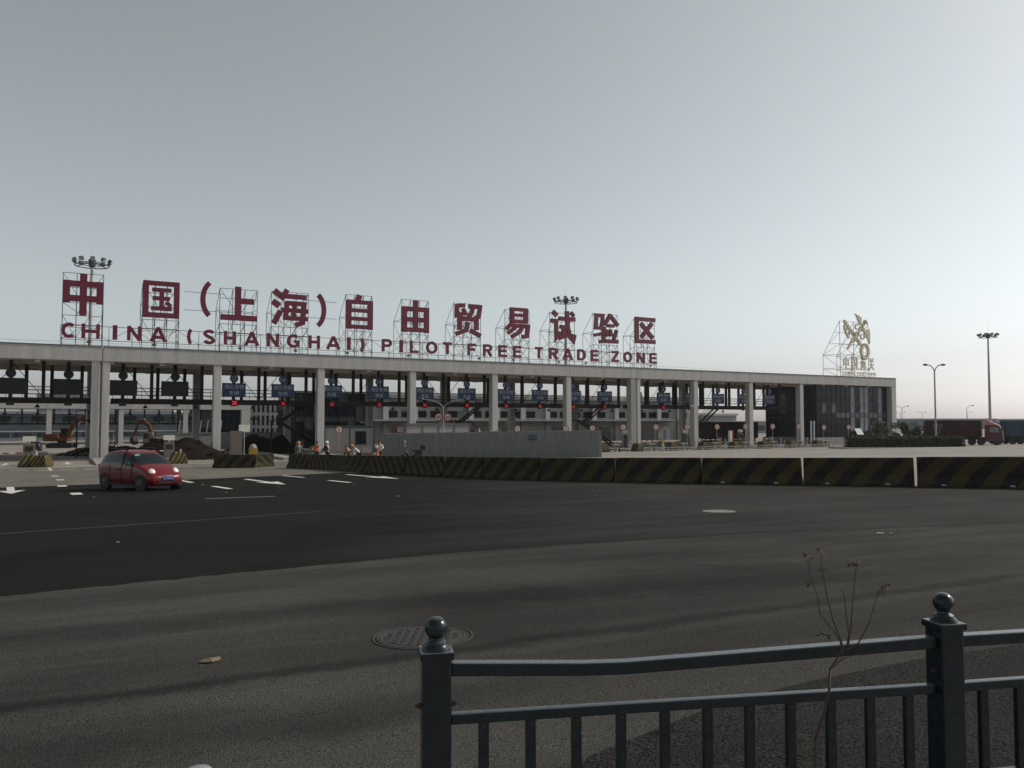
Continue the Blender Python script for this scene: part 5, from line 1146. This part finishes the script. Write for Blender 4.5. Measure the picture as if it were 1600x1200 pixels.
# ------------------------------------------------------------ people
def skin_mesh(name, verts, edges, radii, m, parent, sub=1):
    me = bpy.data.meshes.new(name); me.from_pydata(verts, edges, []); o = bpy.data.objects.new(name, me); COL.objects.link(o)
    o.modifiers.new('skin', 'SKIN'); bpy.context.view_layer.update()
    for i, r_ in enumerate(radii): me.skin_vertices[0].data[i].radius = (r_, r_) if not isinstance(r_, tuple) else r_
    me.skin_vertices[0].data[0].use_root = True
    sb = o.modifiers.new('sub', 'SUBSURF'); sb.levels = sub; sb.render_levels = sub
    m2 = bpy.data.meshes.new_from_object(o.evaluated_get(bpy.context.evaluated_depsgraph_get())); bpy.data.objects.remove(o)
    m2.materials.clear(); m2.materials.append(m); m2.polygons.foreach_set('use_smooth', [True] * len(m2.polygons))
    return obj(name, m2, parent)
def person(loc, rz, label, top, legs, hat=None, lean=0.0, arms='down', crouch=0.0, vest=None):
    """faces local +y; lean bends the trunk forward, crouch lowers the hips"""
    t = thing('person', label, 'person', loc, rz, 'workers behind the barrier')
    hz_ = .92 - .38 * crouch; kf = .10 + .32 * crouch
    def L(x, y, z):                                # trunk point, leaned about the hips
        a = -lean; dy, dz = y, z - .92
        return (x, dy * cos(a) - dz * sin(a), hz_ + dy * sin(a) + dz * cos(a))
    V = []; E = []; Rr = []
    def ad(p, r_, par=None):
        V.append(p); Rr.append(r_); i = len(V) - 1
        if par is not None: E.append((par, i))
        return i
    pel = ad(L(0, 0, .92), .15); wa = ad(L(0, 0, 1.12), .135, pel); chs = ad(L(0, 0, 1.34), .15, wa); nk = ad(L(0, 0, 1.49), .065, chs); hd = ad(L(0, .02, 1.60), .095, nk); crn = ad(L(0, .02, 1.70), .085, hd)
    nose = ad(L(0, .115, 1.60), .018, hd)
    for sg in (-1, 1): ad(L(sg * .105, .01, 1.60), .02, hd)
    AR = {}
    for sg in (-1, 1):
        sh = ad(L(sg * .20, 0, 1.42), .065, chs)
        if arms == 'down': el, wr = (sg * .27, .02, 1.15), (sg * .27, .14, .92)
        elif arms == 'fwd': el, wr = (sg * .26, .22, 1.22), (sg * .18, .46, 1.18)
        else: el, wr = (sg * .24, .28, 1.20), (sg * .14, .50, 1.02)
        e_ = ad(L(*el), .048, sh); w_ = ad(L(*wr), .034, e_); d = Vector(V[w_]) - Vector(V[e_]); d.normalize()
        pm_ = ad(tuple(Vector(V[w_]) + d * .08), .036, w_); AR[sg] = (sh, e_, w_)
        side = Vector((sg, 0, 0))
        for q_, ln in ((-.027, .062), (-.009, .075), (.009, .07), (.027, .055)):
            b_ = Vector(V[pm_]) + d * .035 + side.cross(d) * q_; f1 = ad(tuple(b_), .0095, pm_); ad(tuple(b_ + d * ln + Vector((0, 0, -.02))), .008, f1)
        th_ = ad(tuple(Vector(V[w_]) + d * .05 + Vector((-sg * .04, .03, 0))), .011, w_); ad(tuple(Vector(V[th_]) + d * .04), .009, th_)
    LG = {}
    for sg in (-1, 1):
        hp = ad((sg * .10, 0, hz_ - .06), .09, pel); kn = ad((sg * .13, kf, hz_ * .52), .062, hp); an_ = ad((sg * .13, -.02, .09), .045, kn); ft = ad((sg * .14, .17, .04), .04, an_); LG[sg] = (hp, kn, an_, ft)
    skin_mesh('body', V, E, Rr, M_skin, t)
    # jacket
    ids = [pel, wa, chs] + [i for sg in (-1, 1) for i in AR[sg]]
    jv = [V[i] for i in ids]; je = [(0, 1), (1, 2)]; jr = [(.185, .15), (.17, .145), (.20, .15)]
    for k in range(2): b_ = 3 + 3 * k; je += [(2, b_), (b_, b_ + 1), (b_ + 1, b_ + 2)]; jr += [.085, .066, .052]
    skin_mesh('jacket', jv, je, jr, top, t)
    tv = [V[pel]] + [V[i] for sg in (-1, 1) for i in LG[sg][:3]]; skin_mesh('trousers', tv, [(0, 1), (1, 2), (2, 3), (0, 4), (4, 5), (5, 6)], [.165, .105, .078, .065, .105, .078, .065], legs, t)
    for sg in (-1, 1):
        a_, f_ = Vector(V[LG[sg][2]]), Vector(V[LG[sg][3]]); MB().tube(a_ + Vector((0, -.05, -.03)), f_ + Vector((0, .06, 0)), .055, .045, 8).build('shoe', M_black, t, True)
    H = Vector(V[crn]); 
    if hat:
        hh = MB(); hh.lathe([(.165, -.01), (.165, .0), (.135, .02), (.128, .07), (.09, .125), (.02, .145)], 18); ho = hh.build('helmet', hat, t, True, loc=tuple(H + Vector((0, .01, -.02)))); ho.rotation_euler = (-lean * .7, 0, 0)
    else:
        hh = MB(); hh.ball((0, 0, 0), .115, 14, 10); ho = hh.build('hair', M_black, t, True, loc=tuple(H + Vector((0, -.025, 0)))); ho.rotation_euler = (-lean, 0, 0)
    if vest: skin_mesh('vest', [V[wa], V[chs]], [(0, 1)], [(.20, .165), (.215, .165)], vest, t)
M_jgrey = mat('grey work jacket', (.11, .115, .125), .85, var=.2, scale=9); M_jdark = mat('dark work clothes', (.03, .032, .04), .85, var=.2, scale=9); M_hivis = mat('orange work vest', (.55, .13, .04), .7, var=.15, scale=9); M_hat_o = mat('orange helmet', (.60, .17, .04), .4, var=.08); M_hat_w = mat('white helmet', (.68, .66, .66), .4, var=.08); M_jwhite = mat('white shirt', (.50, .50, .52), .8, var=.15, scale=9); M_lime = mat('lime vest', (.35, .5, .03), .7, var=.15, scale=9)
person(on(-16.75, 63.0), radians(20), 'worker in grey jacket and orange helmet seen from behind at the barrier', M_jgrey, M_jdark, M_hat_o, .12, 'down')
person(on(-15.55, 64.0), radians(170), 'worker in an orange vest with dark cap standing left of a pillar', M_hivis, M_jdark, None, .05, 'fwd')
person(on(-14.45, 63.0), radians(75), 'worker in white helmet and dark jacket right of the pillar', M_jdark, M_jdark, M_hat_w, .10, 'reach')
person(on(-11.9, 62.5), radians(95), 'worker with orange helmet bending over in front of the cabin window', M_jwhite, M_jdark, M_hat_o, .75, 'reach', .25)
person(on(-10.5, 63.5), radians(200), 'bareheaded worker in lime vest at the left end of the hoarding', M_jwhite, M_jdark, None, 0, 'fwd', 0, M_lime)
person(on(-13.0, 64.5), radians(60), 'crouching worker in dark clothes between the helmeted workers', M_jdark, M_jdark, None, .6, 'reach', .6)
tl = thing('work_trestle', 'low yellow topped work trestle beside the bending worker', 'trestle', on(-12.6, 60.8), .2)
MB().b2(-.7, .7, -.2, .2, .95, 1.05).build('top', M_yel, tl)
for x in (-.6, .6):
    for y in (-.18, .18): MB().tube((x, y, 0), (x, y, .95), .025, n=6).build('leg', M_galv, tl)
cn = thing('traffic_cone', 'pink orange traffic cone at the left end of the hoarding', 'cone', on(-10.1, 60.3, .35)); MB().lathe([(.24, 0), (.24, .05), (.16, .06), (.03, .75)], 14).build('cone', M_hivis, cn, True)
MB().b2(-.4, .4, -.4, .4, -.36, -.01).build('crate_base', M_conc, cn)
bl = MB().tube((0, 0, 0), (.9, .1, .45), .05, n=8).build('red_pipe', M_redp); bl.location = on(-11.3, 61.3, .55); tag(bl, 'short red pipe sloping behind the barrier beside the cone', 'pipe')
bk = MB().ribbon(arcpts(0, .45, .45, .45, 0, 345, 16), .06, -.03, .03, True).build('cable_reel_rim', M_brown); bk.location = on(-12.9, 66.5, .6); tag(bk, 'dark round hoop leaning behind the workers by the cabin', 'hoop')

# ------------------------------------------------------------ greenery
def leaf_cloud(n, sampler, size, rnd, up=.3):
    m = MB()
    for _ in range(n):
        p = Vector(sampler(rnd)); d = Vector((rnd.gauss(0, 1), rnd.gauss(0, 1), rnd.gauss(up, 1))).normalized(); a = d.orthogonal().normalized(); b = d.cross(a)
        th_ = rnd.uniform(0, 2 * pi); u = a * cos(th_) + b * sin(th_); v = d.cross(u); s_ = size * rnd.uniform(.6, 1.4)
        m.add([p - u * s_, p + v * s_ * .5, p + u * s_, p - v * s_ * .5], [(0, 1, 2, 3)])
    return m
def tree(loc, h, r, label, leaf, seed, n=2600, size=.13):
    rnd = random.Random(seed); t = thing('shrub_tree', label, 'tree', loc, 0, 'trees by the canopy end')
    tk = MB(); tk.path([(0, 0, 0), (.05, .03, h * .3), (0, 0, h * .6), (.04, 0, h * .85)], .12, 7, .03)
    for k in range(9): a = k * 2.4; z = h * (.25 + .06 * k); tk.path([(0, 0, z), (r * .4 * cos(a), r * .4 * sin(a), z + h * .14), (r * .75 * cos(a), r * .75 * sin(a), z + h * .2)], .05, 5, .015)
    tk.build('trunk', M_bark, t)
    cl = [(Vector((rnd.gauss(0, r * .42), rnd.gauss(0, r * .42), h * rnd.uniform(.28, .92))), r * rnd.uniform(.25, .5)) for _ in range(18)]
    def smp(q_):
        c, rr_ = q_.choice(cl); d = Vector((q_.gauss(0, 1), q_.gauss(0, 1), q_.gauss(0, 1))).normalized() * rr_ * (q_.random() ** .35); return c + d
    leaf_cloud(n, smp, size, rnd).build('crown', leaf, t)
tree(on(53.6, 117.5), 3.7, 1.5, 'round dark shrub before the pale windows of the right glass office', M_leaf2, 4, 2600, .11)
for i, (x, y, h, r, lab) in enumerate(((60.3, 123.5, 3.6, 1.5, 'bushy tree just right of the canopy end wall'), (63.4, 126, 3.3, 1.4, 'second bushy tree right of the canopy end wall'), (66.0, 127.5, 3.8, 1.5, 'third bushy tree behind the white street lamp'), (69.0, 131, 3.5, 1.4, 'last bushy tree, partly behind the red container'))):
    tree(on(x, y), h, r, lab, (M_leaf, M_leaf2)[i % 2], 40 + i, 2600, .13)
tree((-108, 150, 0), 4.6, 2.6, 'dark round tree at the left edge beyond the toll lanes', M_leaf, 61, 2200, .2)
for i, (x, y, h, r) in enumerate(((-60, 165, 4.5, 3.0), (-66, 170, 3.6, 2.6))): tree((x, y, 0), h, r, ['olive tree behind the white rack under the far canopy', 'smaller olive tree left of the white rack'][i], M_leaf2, 71 + i, 2200, .2)
hg = thing('clipped_hedge', 'long low clipped dark hedge between the glass office and the red truck', 'hedge', on(44.4, 104.6), atan2(2.5, 15.8))
HL = 16.4
MB().b2(.3, HL - .3, .25, 1.75, -.2, 1.25).build('stem_mass', M_soil, hg)
def hsmp(q_):
    f = q_.random(); x = q_.uniform(0, HL); n_ = .10 * sin(x * 2.1) + .07 * sin(x * 5.3 + 1)
    if f < .5: return (x, q_.uniform(-.08, .2), q_.uniform(-.1, 1.48 + n_))
    if f < .9: return (x, q_.uniform(0, 2), 1.4 + n_ + q_.uniform(-.12, .10))
    return (q_.choice((q_.uniform(-.1, .2), q_.uniform(HL - .2, HL + .1))), q_.uniform(0, 2), q_.uniform(0, 1.4))
leaf_cloud(13000, hsmp, .085, random.Random(5)).build('foliage', M_leaf, hg)
MB().b2(-1.5, HL + 1.5, -1.0, 3.2, -.25, .14).build('planting_kerb', M_kerb, hg)

# ------------------------------------------------------------ near things: fence, twig, covers, bollard
FA = atan2(FD.y, FD.x)
fence = thing('railing_fence', 'slate blue steel railing with ball topped posts in the foreground', 'fence', (F0.x, F0.y, 0.008), FA)
GL = 2.43
def fz(a): return G(*F(a, 0)) + .125
def fpost(a):
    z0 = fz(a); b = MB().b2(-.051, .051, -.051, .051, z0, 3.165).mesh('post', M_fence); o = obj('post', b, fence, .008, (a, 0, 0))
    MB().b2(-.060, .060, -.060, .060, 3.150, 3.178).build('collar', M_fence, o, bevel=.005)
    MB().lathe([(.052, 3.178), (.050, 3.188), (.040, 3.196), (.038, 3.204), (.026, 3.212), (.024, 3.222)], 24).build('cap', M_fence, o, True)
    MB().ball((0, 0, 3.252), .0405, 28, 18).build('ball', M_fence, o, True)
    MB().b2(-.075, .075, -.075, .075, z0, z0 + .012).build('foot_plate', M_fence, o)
    for sg in (-1, 1):
        for z in (2.985,): MB().tube((sg * .051, -.01, z), (sg * .064, -.01, z), .010, n=6).tube((sg * .064, -.01, z), (sg * .074, -.01, z), .005, n=6).build('bolt', M_rust, o)
BAYL = 2.07
for k in (0, 1, 2, 3): fpost(k * BAYL)
def rail_pts(k, z_of):
    return [(k * BAYL + .052 + (BAYL - .104) * u, z_of(u)) for u in [i / 12 for i in range(13)]]
for k in range(3):
    up = (lambda u: 3.107 - .009 * u - .031 * max(0, 1 - abs(u - .30) / (.30 if u < .30 else .70)) ** 1.0) if k == 0 else (lambda u: 3.098)
    lo = (lambda u: 2.930 - .018 * u) if k == 0 else (lambda u: 2.912)
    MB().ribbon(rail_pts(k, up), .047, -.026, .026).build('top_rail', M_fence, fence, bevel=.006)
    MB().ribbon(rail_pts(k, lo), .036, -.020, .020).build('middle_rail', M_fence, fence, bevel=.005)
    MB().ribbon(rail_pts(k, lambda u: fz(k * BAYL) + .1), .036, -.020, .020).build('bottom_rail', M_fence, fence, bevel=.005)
    n_ = 11
    for i in range(n_):
        a = k * BAYL + BAYL * (i + 1) / (n_ + 1); zt_ = lo((a - k * BAYL) / BAYL) - .016; zb_ = fz(a) + .085
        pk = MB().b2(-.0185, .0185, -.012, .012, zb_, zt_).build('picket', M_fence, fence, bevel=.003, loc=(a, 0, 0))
        MB().tube((0, -.0145, zt_ - .014), (0, -.0120, zt_ - .014), .0055, n=6).build('rivet', M_rust, pk)
tw = thing('dry_twig', 'leafless dry twig plant growing up through the railing', 'plant', (1.03, 2.98, 2.42))
def TW(x, y, Y=3.05):      # world offset of a twig joint, the plant stands in one upright plane just before the railing
    v = (600 - y) / 1250; c_, s_ = cos(.04598), sin(.04598); f_ = Y / (c_ - v * s_); return Vector(((x - 800) / 1250 * f_ - 1.03, Y - 2.98, 4 + f_ * (s_ + v * c_) - 2.42))
rnt = random.Random(2)
stems = [[(1270, 1320), (1276, 1155), (1284, 1115), (1292, 1072), (1301, 1050), (1316, 1025), (1322, 1010)], [(1318, 1022), (1313, 1002), (1303, 985), (1282, 960), (1272, 925), (1263, 895), (1260, 872)], [(1319, 1015), (1315, 1000), (1304, 970), (1291, 925), (1283, 885), (1280, 862)], [(1323, 1010), (1325, 990), (1322, 960), (1317, 935), (1315, 920)], [(1325, 1010), (1329, 985), (1333, 940), (1333, 900), (1332, 878)], [(1324, 1015), (1340, 1004), (1358, 975), (1374, 940), (1382, 912)], [(1303, 1042), (1318, 1030), (1340, 1025)], [(1374, 1000), (1388, 987)]]
for i, st in enumerate(stems[:7]):
    pts = [TW(x, y) + Vector((0, rnt.uniform(-.01, .01) * j, 0)) for j, (x, y) in enumerate(st)]
    MB().path(pts, .0062 if i == 0 else .0034, 6, .0034 if i == 0 else .0012).build('stem', M_twig, tw)
tips = MB()
for x, y in ((1260, 872), (1266, 876), (1280, 862), (1284, 890), (1333, 880), (1339, 879), (1382, 915), (1386, 920), (1290, 992), (1284, 990), (1380, 925), (1268, 912)):
    p = TW(x, y)
    for k in range(4):
        d = Vector((rnt.uniform(-1, 1), rnt.uniform(-1, 1), rnt.uniform(-.6, 1))).normalized(); tips.tube(p, p + d * rnt.uniform(.008, .022), .0015, .0008, 4); e = p + d * .014; a_ = d.orthogonal() * .005
        tips.add([e - a_, e + d * .012, e + a_, e - d * .004], [(0, 1, 2, 3)])
tips.build('dry_leaves', M_twig, tw)['kind'] = 'stuff'
ts = MB(); q0 = TW(832, 1250, 3.3) - Vector((0, 0, 0)); ts.path([TW(833, 1300, 3.2), TW(831, 1200, 3.2), TW(832, 1165, 3.2), TW(830, 1148, 3.2), TW(826, 1143, 3.2)], .004, 6, .0018)
o = ts.build('weed_stalk', M_leafdry); o.location = (1.03, 2.98, 2.42); tag(o, 'single dry weed stalk behind the railing near its left post', 'plant')

def manhole(x, y, R, label, m, rings, knob=True):
    t = thing('manhole_cover', label, 'manhole cover', on(x, y, .016 if m is M_cover else .008)); t.rotation_euler = (-.0249, -.01387, 0)
    MB().lathe([(R, -.01), (R, .003), (R * .95, .005), (R * .94, .002), (R * .90, .002), (R * .89, .006), (R * .02, .007)], 48).build('lid', m, t, True)
    if rings:
        for k, r_ in enumerate((1.16, 1.06)): MB().lathe([(R * r_, -.004), (R * r_, .003), (R * (r_ - .045), .004), (R * (r_ - .05), -.004)], 48).build('frame_ring', m, t)
        st = MB()
        for i in range(9):
            for j in range(9):
                u, v = (i - 4) * R * .19, (j - 4) * R * .19
                if u * u + v * v < (R * .82) ** 2: st.box((u, v, .009), (R * .09, R * .09, .006), (i + j) % 2 * .8)
        st.build('tread_studs', m, t)['kind'] = 'stuff'
manhole(4.53, 17.64, .36, 'pale round manhole cover in the dark asphalt on the right', M_cover, False)
manhole(-.74, 6.74, .36, 'dark cast iron manhole cover behind the left fence post', M_iron, True)
bo = thing('bollard', 'short steel bollard with domed top at the bottom left edge', 'bollard', (-1.16, 3.02, G(-1.16, 3.02))); MB().tube((0, 0, 0), (0, 0, .40), .055, n=20).build('post', M_galv, bo, True); MB().lathe([(.056, .40), (.054, .412), (.044, .424), (.02, .432), (.002, .434)], 20).build('cap', M_galv, bo, True)
rd = random.Random(11)
def litter(x, y, s_, label, m, dz=.016):
    pts = [(s_ * rd.uniform(.6, 1) * cos(a), s_ * .55 * rd.uniform(.6, 1) * sin(a)) for a in [i * pi / 4 for i in range(8)]]; mb = MB(); n_ = 8
    mb.add([(a, b, rd.uniform(.0, .012)) for a, b in pts] + [(0, 0, .02)] + [(a, b, -.003) for a, b in pts], [(i, (i + 1) % n_, n_) for i in range(n_)] + [(n_ + 1 + i, n_ + 1 + (i + 1) % n_, (i + 1) % n_, i) for i in range(n_)])
    o = mb.build('litter', m); o.location = on(x, y, dz); o.rotation_euler = (0, 0, rd.uniform(0, 3)); tag(o, label, 'litter', 'litter on the road')
litter(-2.25, 6.06, .095, 'pale dry leaf lying on the old asphalt at the lower left', M_leafdry)
litter(6.05, 13.26, .08, 'crumpled pale scrap on the asphalt above the twig', M_signw); litter(6.2, 13.2, .05, 'small pale scrap beside the crumpled one above the twig', M_cover)
for i, (x, y) in enumerate(((-13.3, 25.6), (-9.6, 27.0), (-8.9, 30.6), (-6.2, 31.5), (-12.5, 32.5), (-3.4, 24.0), (2.6, 26.0), (6.5, 27.2), (-6.6, 13.5), (-10.9, 34.8))):
    litter(x, y, .06, 'tiny pale scrap on the dark asphalt, ' + ['below the red car', 'below the first arrow', 'right of the first arrow', 'between two dashes', 'right of the red car', 'in the middle of the road', 'before the barrier joint', 'at the right barrier foot', 'far left near the old asphalt', 'above the nearest dash'][i], M_cover)

# ------------------------------------------------------------ thin haze over the plaza
hzv = bpy.data.materials.new('thin haze'); hzv.use_nodes = True; hn = hzv.node_tree; hn.nodes.remove(hn.nodes['Principled BSDF'])
pvn = hn.nodes.new('ShaderNodeVolumePrincipled'); pvn.inputs['Color'].default_value = (0.93, 0.95, 1.0, 1); pvn.inputs['Density'].default_value = 0.00013; pvn.inputs['Anisotropy'].default_value = 0.3
hn.links.new(pvn.outputs[0], hn.nodes['Material Output'].inputs['Volume'])
hb = MB().b2(-420, 420, -60, 560, -1.0, 42).build('haze', hzv); hb['kind'] = 'stuff'
sc.cycles.volume_bounces = 0; sc.cycles.volume_step_rate = 10
